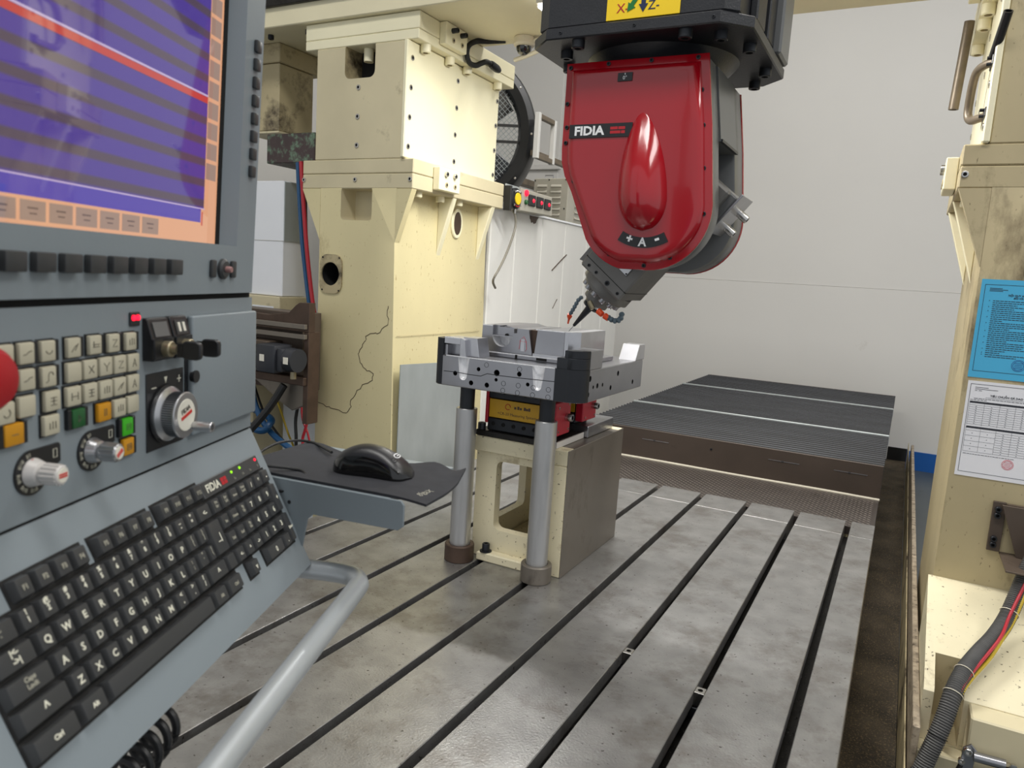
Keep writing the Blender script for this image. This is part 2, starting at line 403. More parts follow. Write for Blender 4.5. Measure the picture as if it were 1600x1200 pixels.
# ---------------------------------------------------------------- the hall
FZ = -.54
g = G(); g.box(-9, 6, -3, 7.5, FZ-.1, FZ); structure(g, 'floor', 'floor')
wall = None
g = G(); g.box(-9, 6, 7.3, 7.5, FZ, 1.024); g.box(-9, 6, 7.304, 7.5, 1.026, 5.2)
wall = structure(g, 'wall_far', 'white_wall')
g = G(); g.box(-4.6, -3.4, 7.14, 7.3, FZ, 5.2, .004); structure(g, 'pillar', 'white_wall', wall)
g = G(); g.box(-4.62, -3.36, 7.10, 7.14, 2.06, 2.12, .006); structure(g, 'wall_rail', 'white_wall', wall)
g = G(); g.box(.0, 6, 7.285, 7.3, FZ, -.375); structure(g, 'baseboard_far', 'blue_paint')
g = G(); g.box(-5.2, -5.0, -3, 7.3, FZ, 5.2); structure(g, 'wall_left', 'white_wall')
g = G(); g.box(-5, 6, -3, 7.3, 5.2, 5.3); structure(g, 'ceiling', 'ceiling')

# ---------------------------------------------------------------- T-slot table
XR, XL, YN, YE = -.016, -1.842, -.7, 3.312
SX = [-.115-.2035*k for k in range(9)]
tb = thing('t_slot_table', 'long steel machine table with nine dark T-slots', 'machine table', (-.93, 1.3, -.2))
g = G()
edges = [XR] + [v for x in SX for v in (x+.012, x-.012)] + [XL]
GY = 3.098      # cross groove near the far end
strips = [(edges[2*i+1], edges[2*i]) for i in range(10)]
for i, (a, b) in enumerate(strips):
    la = a+(.012 if i < 9 else 0); lb = b-(.012 if i > 0 else 0)
    c = .0016
    g.prism([(la, -.075), (lb, -.075), (lb, -.036), (b, -.034), (b, -c), (b-c, 0), (a+c, 0), (a, -c), (a, -.034), (la, -.036)], YN, GY, 'y')
g.done('table_top', 'steel', tb)
g = G(); g.box(XL, XR, YN, YE, -.19, -.0755, .003); g.done('table_base', 'steel_plate', tb)
for i, (a, b) in enumerate(strips):
    g = G(); g.box(a, b, GY+.006, YE, -.075, -.0015, .0014); g.done('end_block', 'steel', tb)
for x in SX:
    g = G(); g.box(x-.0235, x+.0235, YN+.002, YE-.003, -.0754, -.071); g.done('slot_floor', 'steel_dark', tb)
# chips lying in the slots and scattered on the table
g = G(); rnd = random.Random(3)
def chip(p, s):
    a = [V(p)+V((rnd.uniform(-s, s), rnd.uniform(-s, s), rnd.uniform(0, s))) for _ in range(3)]
    vs = [g.bm.verts.new(q) for q in a]+[g.bm.verts.new(V(p)+V((0, 0, s*.8)))]
    for f in ((0, 1, 2), (0, 3, 1), (1, 3, 2), (2, 3, 0)): g.bm.faces.new([vs[i] for i in f])
for x in SX:
    for _ in range(620): chip((x+rnd.uniform(-.020, .020), 3.2*rnd.random()**.8+.1, -.071), rnd.uniform(.001, .0038))
    for _ in range(34): chip((x+rnd.uniform(-.024, .024), rnd.uniform(.4, 3.2), 0), rnd.uniform(.0005, .0013))
for _ in range(260): chip((rnd.uniform(XL, XR), rnd.uniform(.5, 3.0), 0), rnd.uniform(.0004, .0011))
for _ in range(200): chip((rnd.uniform(-1.3, -1.1), rnd.uniform(1.9, 2.06), 0), rnd.uniform(.0008, .0022))
o = g.done('metal_chips', 'chips'); tag(o, 'fine metal chips lying in the table slots', 'swarf'); o['kind'] = 'stuff'
for i, (x, y, lb) in enumerate(((SX[2], 1.712, 'small bright slot nut in the third slot from the table edge'),
                                (SX[1], 1.632, 'small bright slot nut in the second slot from the table edge'))):
    t = thing('slot_nut', lb, 'slot nut', (x, y, -.03), 'slot nuts in the table slots')
    g = G(); g.box(x-.0115, x+.0115, y-.014, y+.014, -.036, -.001, .001); o = g.done('nut_block', 'chrome', t)
    k = G(); k.cyl((x, y, -.02), (x, y, .02), .0062, n=16); k.bm.transform(W[t].inverted()); cut(o, k)
    g = G(); g.cyl((x, y, -.021), (x, y, -.0195), .0061, n=12); g.done('thread_hole', 'void', t)
    g = G(); g.box(x-.021, x+.021, y-.014, y+.014, -.069, -.040, .002); g.done('nut_foot', 'steel_black', t)
g = G(); g.box(-1.72, -.13, YN, 6.8, FZ, -.192, .004); bed = solo(g, 'machine_bed', 'beige_dirty', 'cream machine bed casting beneath the slotted steel table', 'machine bed', (-.93, 3, FZ))

# ---------------------------------------------------------------- checker plate and bellows way cover
CY0, CY1, CXL, CXR = 3.86, 6.85, -1.57, -.015
g = G(); g.box(-1.84, -.018, YE+.002, CY0-.004, -.06, -.026)
tp = tag(g.done('checker_plate', 'tread'), 'brown checker plate between the table end and the bellows', 'floor plate')
W[tp] = I4
g = G(); rnd = random.Random(5)
iy = 0; y = YE+.02
while y < CY0-.02:
    x = -1.83+(.017 if iy % 2 else 0)
    while x < -.03:
        a = R(45 if (iy+int(round((x+1.83)/.017))) % 2 else -45)
        m = T(x, y, -.026) @ Matrix.Rotation(a, 4, 'Z') @ Matrix.Scale(1.35, 4)
        vs = [g.bm.verts.new(m @ V(q)) for q in ((-.0095, 0, 0), (0, -.0028, 0), (.0095, 0, 0), (0, .0028, 0), (0, 0, .0019))]
        for k in range(4): g.bm.faces.new((vs[k], vs[(k+1) % 4], vs[4]))
        x += .034
    iy += 1; y += .0172
link('checker_lugs', g.mesh('checker_lugs', 'tread_lug'), tp, I4, kind='stuff')
wc = thing('bellows_cover', 'long black pleated bellows way cover with brown front plate', 'way cover', (-.8, 5.3, -.1))
g = G(); g.box(CXL, CXR, CY0, CY0+.012, -.028, .142, .002); g.done('front_plate', 'cover_brown', wc)
g = G(); g.tube([(CXL, CY0-.004, -.024), (-1.1, CY0-.005, -.022), (-.7, CY0-.004, -.024), (-.3, CY0-.006, -.022), (CXR, CY0-.004, -.024)], .007, 8, smooth=5); g.done('sealant_bead', 'caulk', wc)
for x0 in (-1.12, -.45, -.14):
    g = G(); g.box(x0-.09, x0+.06, CY0-.003, CY0, .085, .088); g.done('scratch_strip', 'steel_mill', wc)
    put('rivet', bolt_mesh(.005, .004), wc, (x0-.02, CY0-.0005, .086), (0, -1, 0))
put('rivet', bolt_mesh(.006, .004), wc, (-.83, CY0-.0005, .09), (0, -1, 0))
def pleats(y0, y1, name):
    g = G(); n = max(2, int(round((y1-y0)/.056))); p = [(y0, .10)]
    for i in range(n):
        a = y0+(y1-y0)*i/n; st = (y1-y0)/n
        p += [(a+st*.04, .112), (a+st*.44, .1425), (a+st*.48, .145), (a+st*.54, .145), (a+st*.58, .1425), (a+st*.96, .112)]
    p.append((y1, .10))
    # one wavy sheet closed below; sides get the zigzag outline
    g.prism(p, CXL, CXR, 'x')
    for f in g.bm.faces:
        if min(v.co.z for v in f.verts) > .14 and len(f.verts) == 4: f.material_index = 1
    o = g.done(name, ['bellows', 'bellows_highlight'], wc, kind='stuff')
for a, b in ((CY0+.014, 4.742), (4.764, 5.972), (5.994, CY1)): pleats(a, b, 'bellows')
for y in (4.753, 5.983):
    g = G(); g.box(CXL-.004, CXR+.002, y-.010, y+.010, .09, .150, .003); g.done('spacer_bar', 'galv', wc)
g = G(); g.box(CXL+.03, CXR-.02, CY0+.014, CY1-.02, -.19, .10); g.done('cover_frame', 'black', wc)
g = G(); g.box(CXL, CXR, CY1, CY1+.01, -.028, .145, .002); g.done('end_plate', 'cover_brown', wc)

# ---------------------------------------------------------------- chip trough and its side sheets
g = G()
g.prism([(-.10, -.455), (.128, -.455), (.128, -.44), (-.10, -.44)], -.6, 7.1, 'y')
n = 150
vs = [[g.bm.verts.new((-.10+.228*i/8, -.6+7.6*j/n, -.438+.02*noise.noise(V((i*.6, j*.45, 0)))+.006*abs(noise.noise(V((i*2.1, j*1.7, 3)))))) for i in range(9)] for j in range(n+1)]
for j in range(n):
    for i in range(8): g.bm.faces.new((vs[j][i], vs[j][i+1], vs[j+1][i+1], vs[j+1][i]))
solo(g, 'chip_trough', 'brown_dirt', 'grimy chip trough between the table edge and rusty side sheet', 'chip trough', (.0, 3, -.455))
g = G(); g.box(-.02, .13, 7.1, 7.12, FZ, -.33); solo(g, 'trough_end_plate', 'black_paint', 'black end plate closing the chip trough at the wall', 'end plate', (.06, 7.11, FZ))
g = G(); g.box(.130, .134, -.3, 7.0, -.44, -.255, .001); solo(g, 'guard_sheet', 'beige_dirty', 'long thin grimy guard sheet standing along the chip trough', 'guard sheet', (.132, 3.4, -.44))
g = G(); g.box(.138, .1555, 2.05, 6.3, -.36, -.150, .002); solo(g, 'guard_rail', 'dusty_rust', 'thick speckled guard rail running past the column base', 'guard rail', (.143, 4, -.36))

g = G(); g.box(.136, .166, 2.005, 2.04, -.43, -.268, .002); solo(g, 'guard_end_plate', 'galv', 'small galvanised end plate at the near foot of the guard rail', 'end plate', (.15, 2.02, -.43))

# ---------------------------------------------------------------- gantry columns and their carriages
def column(side):
    L = side == 'L'
    sx = (lambda x: x) if L else (lambda x: -1.86-x)
    bx = lambda g, x0, x1, *a, **k: g.box(min(sx(x0), sx(x1)), max(sx(x0), sx(x1)), *a, **k)
    t = thing('gantry_column', 'cream gantry column with oval hole and cracked paint' if L else 'grimy cream gantry column carrying the blue and white notices', 'machine column', (sx(-2.22), 3.04, FZ), 'gantry columns')
    g = G()
    xo = -2.465; xb, xt = (-1.985, -2.027) if L else (-2.03, -2.03)
    g.prism([(sx(xo), FZ), (sx(xb), FZ), (sx(xt), 1.04), (sx(xt), 1.275), (sx(xo), 1.275)], 2.64, 3.43, 'y', bev=.0025, seg=2)
    o = g.done('column_body', ['beige_column' if L else 'beige_grimy', 'beige_worn', 'void'], t)
    if L:
        k = G(); k.prism([(x, z) for x, z in rrect(-2.34, -2.161, 1.132, 1.282, .02)], 2.5, 2.74, 'y', mi=1)
        k.prism([(-2.387+.055*math.cos(a*math.pi/16), .885+.055*math.sin(a*math.pi/16)) for a in range(32)], 2.51, 2.80, 'y', mi=2)
        k.bm.transform(W[t].inverted()); cut(o, k, ['beige_worn', 'beige_worn', 'void'])
        g = G(); g.prism(rrect(-2.452, -2.318, .795, .975, .045), 2.632, 2.6395, 'y'); q = g.done('hole_plate', 'beige_dirty', t)
        k = G(); k.prism([(-2.387+.054*math.cos(a*math.pi/16), .885+.054*math.sin(a*math.pi/16)) for a in range(32)], 2.5, 2.7, 'y'); k.bm.transform(W[t].inverted()); cut(q, k)
        for dx, dz in ((.055, .075), (.055, -.075), (-.045, .075), (-.045, -.075)):
            put('bolt', bolt_mesh(.004, .003), t, (-2.387+dx, 2.632, .885+dz), (0, -1, 0))
        crack = [(-2.462, .27), (-2.394, .254), (-2.346, .251), (-2.269, .242), (-2.241, .277), (-2.245, .308), (-2.21, .358), (-2.155, .397), (-2.122, .414), (-2.118, .446), (-2.157, .455), (-2.187, .483), (-2.205, .516), (-2.201, .548), (-2.174, .59), (-2.17, .613), (-2.121, .631), (-2.088, .638), (-2.046, .676), (-2.052, .74), (-2.038, .766)]
        g = G()
        Q = []
        for i, (a, b) in enumerate(zip(crack, crack[1:])):
            Q.append(V((a[0], 2.639, a[1])))
            for f in (.33, .66): Q.append(V((a[0]+(b[0]-a[0])*f+rnd.uniform(-.006, .006), 2.639, a[1]+(b[1]-a[1])*f+rnd.uniform(-.006, .006))))
        g.tube(Q, .0016, 5); g.done('paint_crack', 'rust', t)
        g = G(); g.box(-2.012, -2.0102, 2.66, 3.38, .626, .6275); g.done('paint_seam', 'beige_dirty', t)
        g = G(); g.prism([(2.648, -.30), (3.30, -.30), (3.30, .487), (2.95, .491), (2.648, .503)], -1.976, -1.972, 'x'); g.done('sheet_cover', 'galv', t, label='dull galvanised sheet covering the column side')
    # front, middle and rear gussets under the flange, on both sides
    for y in (2.64, 2.965, 3.33):
        th = .035
        for a, b, s_ in ((xt, -1.945, 1), (xo, -2.576, 1)):
            g = G(); g.prism([(sx(a), 1.0 if y > 2.7 else 1.04), (sx(b), 1.272), (sx(a), 1.272)], y, y+th, 'y', bev=0 if y < 2.7 else .003)
            g.done('gusset', ('beige_column' if L else 'beige_grimy') if y < 2.7 else 'beige_clean', t)
    g = G(); bx(g, -2.578, -1.942, 2.64, 3.44, 1.272, 1.337, bev=.004); g.done('column_flange', 'beige_worn' if L else 'beige_grimy', t)
    for x in (-2.567, -2.26, -1.956): put('bolt', bolt_mesh(.010, .005, ('chrome', 'void')), t, (sx(x), 2.64, 1.312), (0, -1, 0))
    if L:
        g = G()
        prof = [(3.128+.05*math.cos(a), 1.168+.075*math.sin(a)) for a in [2*math.pi*i/24 for i in range(24)]]
        g.prism(prof, -2.03, -2.018, 'x', bev=.004); g.done('oval_collar', 'beige_clean', t)
        g = G(); g.prism([(3.128+.032*math.cos(a), 1.168+.056*math.sin(a)) for a in [2*math.pi*i/24 for i in range(24)]], -2.02, -2.0165, 'x'); g.done('oval_opening', 'rust', t)
    for y in (2.738, 2.917, 3.075, 3.365):
        put('bolt', bolt_mesh(.021, .026, ('beige_clean', 'beige_dirty')), t, (sx(-1.985), y, 1.272), (0, 0, -1))
    # ------------------ carriage
    c = thing('gantry_carriage', 'square cream carriage block bolted onto the column with the oval hole' if L else 'cream carriage block on top of the column with the notices', 'machine carriage', (sx(-2.25), 3.04, 1.338), 'gantry carriages')
    g = G(); bx(g, -2.505, -2.006, 2.64, 3.44, 1.40, 1.886, bev=.004)
    o = g.done('carriage_block', ['beige_worn' if L else 'beige_grimy', 'beige_worn', 'void'], c)
    if L:
        k = G(); k.prism(rrect(-2.339, -2.169, 1.747, 1.905, .03), 2.5, 2.9, 'y', mi=1); k.bm.transform(W[c].inverted()); cut(o, k, ['beige_worn', 'beige_dirty', 'void'])
        g = G(); g.box(-2.325, -2.225, 2.74, 2.90, 1.75, 1.885); g.done('inner_slot', 'void', c)
        g = G(); g.cyl((-2.255, 2.70, 1.83), (-2.255, 2.70, 1.885), .022); g.done('inner_post', 'beige_clean', c)
        for z in (1.708, 1.584, 1.461): put('bolt', bolt_mesh(.0115, .004, ('chrome', 'void')), c, (-2.257, 2.64, z), (0, -1, 0))
    else:
        for dx, dz in ((0, 0), (.012, -.014), (.022, -.010)):
            pass
    g = G(); bx(g, -2.578, -1.942, 2.64, 3.44, 1.3385, 1.40, bev=.004); g.done('lower_flange', 'beige_worn' if L else 'beige_grimy', c)
    g = G(); bx(g, -2.006, -1.986, 2.625, 3.41, 1.402, 1.884, bev=.004); g.done('side_plate', 'beige_clean', c)
    pb = [(2.66, 1.816), (2.657, 1.695), (2.655, 1.573), (2.653, 1.451), (3.018, 1.812), (3.017, 1.691), (3.015, 1.569), (3.016, 1.447), (3.39, 1.807), (3.388, 1.686), (3.387, 1.563), (3.386, 1.44)]
    for y, z in pb: put('bolt', bolt_mesh(.0115, .004, ('chrome', 'void')), c, (sx(-1.987), y, z), (1 if L else -1, 0, 0))
    g = G(); bx(g, -2.576, -1.942, 2.64, 3.48, 1.886, 1.9265, bev=.003); g.done('top_flange', 'beige_clean', c)
    g = G(); bx(g, -2.576, -1.941, 2.64, 3.48, 1.9275, 1.998, bev=.003); g.done('clamp_plate', 'beige_clean', c)
    for y in (2.727, 2.915, 3.065, 3.353):
        put('bolt', bolt_mesh(.022, .034, ('beige_clean', 'beige_dirty')), c, (sx(-1.966), y, 1.886), (0, 0, -1))
    for z0, z1, pr in ((1.905, 1.998, .03), (1.287, 1.388, .012)):
        g = G(); bx(g, -1.941, -1.905, 2.788, 2.957, z0, z1, bev=.003); q = g.done('clamp_block', 'beige_clean', c)
        for i, y in enumerate((2.835, 2.905)):
            put('bolt', bolt_mesh(.011, pr, ('steel_black', 'void') if L and pr > .02 else ('chrome', 'void')), c, (sx(-1.905), y, z1-.028), (1 if L else -1, 0, 0))
            put('bolt', bolt_mesh(.011, .003, ('beige_dirty', 'void')), c, (sx(-1.905), y+.01, z0+.028), (1 if L else -1, 0, 0))
    return t, c
colL, carL = column('L')
colR, carR = column('R')
# base apron of the far-side column
sxr = .157
g = G(); g.prism([(2.64, .062), (2.168, -.09), (2.160, -.098), (2.160, -.235), (2.64, -.235)], sxr, .95, 'x')
o = g.done('base_apron', ['beige_stand', 'beige_dirty'], colR)
k = G(); k.box(.182, .250, 2.1, 2.30, -.23, .2, mi=1); k.bm.transform(W[colR].inverted()); cut(o, k, ['beige_clean', 'beige_dirty'])
g = G(); g.box(sxr-.002, .95, 2.10, 2.9, FZ, -.236, .004); g.done('base_block', 'beige_worn', colR)
g = G(); g.box(.262, .95, 2.08, 2.162, -.232, -.1, .004); g.done('base_step', 'beige_worn', colR)

# ---------------------------------------------------------------- crossbeam
cb = thing('gantry_crossbeam', 'wide cream crossbeam resting across both carriages', 'crossbeam', (-.93, 2.9, 2.0))
g = G(); g.box(-3.6, 1.7, 2.615, 3.16, 2.0, 2.75, .004); g.done('beam_body', 'beige', cb)
g = G(); g.box(-3.6, -2.05, 2.595, 2.615, 2.085, 2.12, .002); g.done('front_lip', 'steel_dark', cb)
for x in (-3.06, -2.86, -2.62): put('bolt', bolt_mesh(.014, .02, ('steel_black', 'void')), cb, (x, 2.70, 2.0), (0, 0, -1))
g = G(); g.box(-1.9, .2, 2.56, 2.615, 2.16, 2.6, .004); g.done('guide_rail', 'steel_plate', cb)

# ---------------------------------------------------------------- ram, milling head, spindle
HX, HY = -.68, 2.05
rm = thing('vertical_ram', 'black vertical ram above the red milling head with yellow arrow sign', 'machine ram', (HX, HY, 1.55))
def octo(cx, cy, h, c): return [(cx-h+c, cy-h), (cx+h-c, cy-h), (cx+h, cy-h+c), (cx+h, cy+h-c), (cx+h-c, cy+h), (cx-h+c, cy+h), (cx-h, cy+h-c), (cx-h, cy-h+c)]
g = G(); g.prism([(-.875, 1.775), (-.455, 1.775), (-.425, 1.80), (-.425, 2.33), (-.935, 2.33), (-.935, 1.80), (-.90, 1.775)], 1.553, 2.9, 'z', bev=.004); g.done('ram_body', 'charcoal', rm)
g = G(); g.prism(octo(HX, HY, .285, .065), 1.5235, 1.552, 'z', bev=.003); g.done('flange', 'charcoal', rm)
for y0, y1, dz in ((1.90, 2.0, 0), (2.05, 2.16, 0)):
    g = G(); g.box(-.426, -.405, y0, y1, 1.566, 2.9, .004); g.done('side_rail', 'charcoal', rm)
g = G(); g.box(-.425, -.385, 2.13, 2.26, 1.553, 2.9, .006); g.done('guide_strip', 'fork_grey', rm)
g = G(); g.box(-.935, -.425, 2.33, 2.60, 2.15, 2.7, .01); g.done('saddle', 'charcoal', rm)
for x, y in ((-.885, 1.865), (-.82, 1.79), (-.545, 1.79), (-.47, 1.83), (-.425, 1.94), (-.425, 2.16), (-.475, 2.28), (-.885, 2.2), (-.93, 1.98), (-.62, 2.31)):
    put('bolt', bolt_mesh(.0165, .02, ('steel_black', 'void')), rm, (x, y, 1.5235), (0, 0, -1))
for x in (-.86, -.665, -.475):
    put('bolt', bolt_mesh(.004, .002, ('steel_black', 'void')), rm, (x, 1.765, 1.538), (0, -1, 0))
g = G(); g.box(-.742, -.558, 1.7715, 1.7749, 1.556, 1.70, .0008); sg = g.done('arrow_sign', 'yellow', rm)
SF = T(0, 1.771, 0) @ RX(90)      # sign face: x right, y up, z toward the viewer
def on(parent, m): return W[parent].inverted() @ m
text('lettering', 'X-', .030, 'red_print', sg, on(sg, T(-.700, 1.771, 1.581) @ RX(90)))
text('lettering', 'Z-', .030, 'navy_print', sg, on(sg, T(-.622, 1.771, 1.581) @ RX(90)))
text('lettering', 'Y', .030, 'red_print', sg, on(sg, T(-.716, 1.771, 1.640) @ RX(90)))
def arrow(a, b, w, m):
    a, b = V((a[0], a[1], 0)), V((b[0], b[1], 0)); d = (b-a).normalized(); n = V((-d.y, d.x, 0)); h = b-d*w*1.7
    g = G(); g.prism([tuple(p.xy) for p in (a+n*w*.5, h+n*w*.5, h+n*w*1.05, b, h-n*w*1.05, h-n*w*.5, a-n*w*.5)], 1.7703, 1.7712, 'y')
    g.done('arrow', m, sg)
arrow((-.662, 1.608), (-.688, 1.572), .011, 'green_print')
arrow((-.648, 1.608), (-.648, 1.568), .011, 'navy_print')

hd = thing('milling_head', 'big red tilting milling head with dark grey fork sides', 'milling head', (HX, HY, 1.20))
g = G(); g.lathe([(.16, 1.46), (.165, 1.48), (.205, 1.5234)], T(HX, HY, 0), 48); g.done('neck', 'charcoal', hd)
def arcpts(cx, cz, r, a0, a1, n): return [(cx+r*math.cos(R(a0+(a1-a0)*i/n)), cz+r*math.sin(R(a0+(a1-a0)*i/n))) for i in range(n+1)]
def outline(o=0.):
    """head outline in x,z seen from the front, shrunk by o"""
    P = [(-.875+o, 1.488-o), (-.4995-o, 1.486-o)]
    P += [(-.476-o, 1.317)]
    P += arcpts(-.613, 1.117, .157-o, 4, -96, 14)
    P += arcpts(-.645, 1.122, .166-o, -104, -148, 6)
    P += [(-.838+o*.85, 1.158), (-.861+o*.95, 1.20), (-.872+o, 1.235), (-.8745+o, 1.27)]
    return P
def body(y0, y1, name, m, o=.004, bev=.006, pts=None):
    g = G(); g.prism(list(reversed(pts or outline(o))), y0, y1, 'y', bev=bev, seg=2); return g.done(name, m, hd)
ft = body(1.858, 1.945, 'front_cheek', 'fork_grey', .005)
bc = body(2.14, 2.244, 'rear_cheek', 'fork_grey', .005)
body(2.2445, 2.254, 'rear_cover', 'red', .003, .002)
g = G(); g.prism([(-.865, 1.48), (-.5005, 1.48), (-.474, 1.296), (-.865, 1.296)], 1.946, 2.139, 'y'); g.done('fork_bridge', 'fork_grey', hd)
g = G(); g.box(-.478, -.470, 1.948, 2.137, 1.295, 1.302); g.done('bridge_lip', 'charcoal', hd)
# red cover: rim, raised panel with rounded shoulder, teardrop bulge
cvr = body(1.850, 1.8575, 'red_cover', 'red', 0, .002)
g = G()
def ring(o, y): return [g.bm.verts.new(W[hd].inverted() @ V((p[0], y, p[1]))) for p in outline(o)]
lv = [ring(.018, 1.8505), ring(.020, 1.846), ring(.0225, 1.8405), ring(.027, 1.836), ring(.034, 1.8335), ring(.046, 1.832)]
for a, b in zip(lv, lv[1:]):
    for i in range(len(a)): g.bm.faces.new((a[i], a[(i+1) % len(a)], b[(i+1) % len(a)], b[i]))
g.bm.faces.new(lv[-1]); bmesh.ops.recalc_face_normals(g.bm, faces=g.bm.faces[:])
me = g.mesh('raised_panel', 'red'); finish(me, 60); link('raised_panel', me, hd)
g = G(); NT, NS = 36, 20
grid = []
for i in range(NT+1):
    t = i/NT; z = 1.352-.294*t; xc = -.648+.024*t
    # half width and height of the teardrop along its length
    tm = .70; q = math.sin(math.pi/2*t/tm)**.62 if t < tm else math.sqrt(max(0, 1-((t-tm)/(1-tm))**2))
    w = .0645*q; h = .062*(math.sin(math.pi/2*t/tm)**1.25 if t < tm else math.sqrt(max(0, 1-((t-tm)/(1-tm))**2)))
    grid.append([g.bm.verts.new(W[hd].inverted() @ V((xc+w*s, 1.8325-h*max(0, 1-abs(s)**2.2)**.75, z))) for s in [math.sin(math.pi*(k/NS-.5)) for k in range(NS+1)]])
for a, b in zip(grid, grid[1:]):
    for k in range(NS): g.bm.faces.new((a[k], a[k+1], b[k+1], b[k]))
bmesh.ops.remove_doubles(g.bm, verts=g.bm.verts[:], dist=1e-5); bmesh.ops.recalc_face_normals(g.bm, faces=g.bm.faces[:])
me = g.mesh('cover_bulge', 'red'); finish(me, 80); link('cover_bulge', me, hd)
for x, z in ((-.863, 1.476), (-.757, 1.479), (-.643, 1.479), (-.525, 1.477), (-.509, 1.40), (-.497, 1.317), (-.486, 1.215), (-.475, 1.105), (-.55, .995), (-.617, .972), (-.715, .997), (-.790, 1.105), (-.832, 1.185), (-.863, 1.285), (-.863, 1.325), (-.866, 1.385)):
    put('bolt', bolt_mesh(.0055, .003, ('steel_black', 'void')), hd, (x, 1.850, z), (0, -1, 0))
g = G(); g.box(-.846, -.672, 1.8295, 1.8318, 1.292, 1.327, .0006); pl = g.done('name_plate', 'black', hd)
text('lettering', 'FIDIA', .031, 'white_print', pl, on(pl, T(-.790, 1.8293, 1.309) @ RX(90)), bold=.0011, sx=1.12)
for i, (x0, x1, z0, z1) in enumerate(((-.731, -.711, 1.311, 1.318), (-.709, -.691, 1.311, 1.318), (-.731, -.703, 1.301, 1.308), (-.701, -.691, 1.301, 1.308))):
    g = G(); g.box(x0, x1, 1.829, 1.8296, z0, z1); g.done('logo_bar', 'red_print', pl)
g = G(); g.box(-.722, -.683, 1.8295, 1.8318, 1.428, 1.449, .0006); pz = g.done('zero_plate', 'black', hd)
text('lettering', '0°', .013, 'white_print', pz, on(pz, T(-.7025, 1.8293, 1.436) @ RX(90)))
g = G(); g.box(-.7035, -.7015, 1.829, 1.8296, 1.4435, 1.4475); g.done('mark', 'white_print', pz)
g = G()
a_in = arcpts(-.620, 1.150, .108, 240, 300, 12); a_out = arcpts(-.620, 1.150, .134, 300, 240, 12)
g.prism(a_in+a_out, 1.8295, 1.8318, 'y'); pa = g.done('axis_plate', 'black', hd)
text('lettering', 'A', .030, 'white_print', pa, on(pa, T(-.620, 1.8293, 1.0295) @ RX(90)), bold=.0009)
text('lettering', '+', .030, 'white_print', pa, on(pa, T(-.655, 1.8293, 1.037) @ RX(90) @ RZ(-16)), bold=.0012)
text('lettering', '-', .036, 'white_print', pa, on(pa, T(-.583, 1.8293, 1.041) @ RX(90) @ RZ(20)), bold=.0014)

# spindle tilted in the fork: frame with z up along the tool axis, origin at the tool tip
TIP = V((-.900, 2.045, .770)); tilt = math.atan2(.631, .776)
SP = Matrix.Translation(TIP) @ Matrix.Rotation(tilt, 4, 'Y')
sp = thing('spindle_unit', 'grey cast spindle hanging tilted out of the red milling head', 'spindle', m=SP)
HB = .079
def spd(g, name, m, parent=sp): return link(name, g.mesh(name, m), parent)
g = G(); g.box(-HB, HB, -.098, .092, .196, .52, .005); spd(g, 'spindle_housing', 'spindle_grey')
g = G(); g.box(-HB-.0005, HB+.0005, -.0988, .0925, .226, .2275); spd(g, 'housing_joint', 'void')
g = G(); g.prism([(-HB-.014, .20), (-HB, .205), (-HB, .5), (-HB-.014, .5)], -.085, .08, 'y'); spd(g, 'side_cover', 'spindle_grey')
g = G(); g.box(-.001, .05, -.1015, -.0982, .262, .325, .006, 2); cp = spd(g, 'cover_plate', 'fork_grey')
link('plate_face', (lambda q: q.mesh('plate_face', 'alu'))((lambda q: (q.box(.001, .048, -.1022, -.1014, .264, .323, .0003), q)[1])(G())), cp)
for x, z in ((.004, .268), (.045, .268), (.045, .32), (.004, .32)): link('screw', bolt_mesh(.0025, .002), cp, T(x, -.1022, z) @ RX(90))
for x in (-.055, -.025, .02, .062): link('screw', bolt_mesh(.0045 if x != .02 else .007, .002), sp, T(x, -.098, .211) @ RX(90))
g = G(); g.lathe([(0, .158), (.064, .158), (.068, .162), (.068, .170), (.079, .172), (.079, .1955), (0, .1955)], n=40); spd(g, 'nose_flange', 'spindle_grey')
for i in range(12):
    a = 2*math.pi*i/12
    link('nose_bolt', bolt_mesh(.0095, .013, ('steel_mill', 'void')), sp, T(.058*math.cos(a), .058*math.sin(a), .160) @ RX(180))
g = G(); g.lathe([(0, .112), (.026, .112), (.031, .120), (.040, .124), (.040, .158), (0, .158)], n=32); spd(g, 'nose_ring', 'spindle_grey')
g = G(); g.lathe([(.0, .1), (.0245, .1), (.026, .103), (.026, .108), (.022, .1095), (.026, .111), (.026, .114), (0, .114)], n=32); spd(g, 'tool_collar', 'steel_black')
g = G(); g.lathe([(0, .002), (.0008, .0), (.001, .022), (.0044, .024), (.0052, .03), (.0115, .098), (.014, .1005), (0, .1005)], n=24)
for f in g.bm.faces:
    z = f.calc_center_median().z
    f.material_index = 0 if z > .068 else (1 if z > .022 else 0)
tl = link('tapered_tool', g.mesh('tapered_tool', ['alu_dark', 'steel_black']), sp)
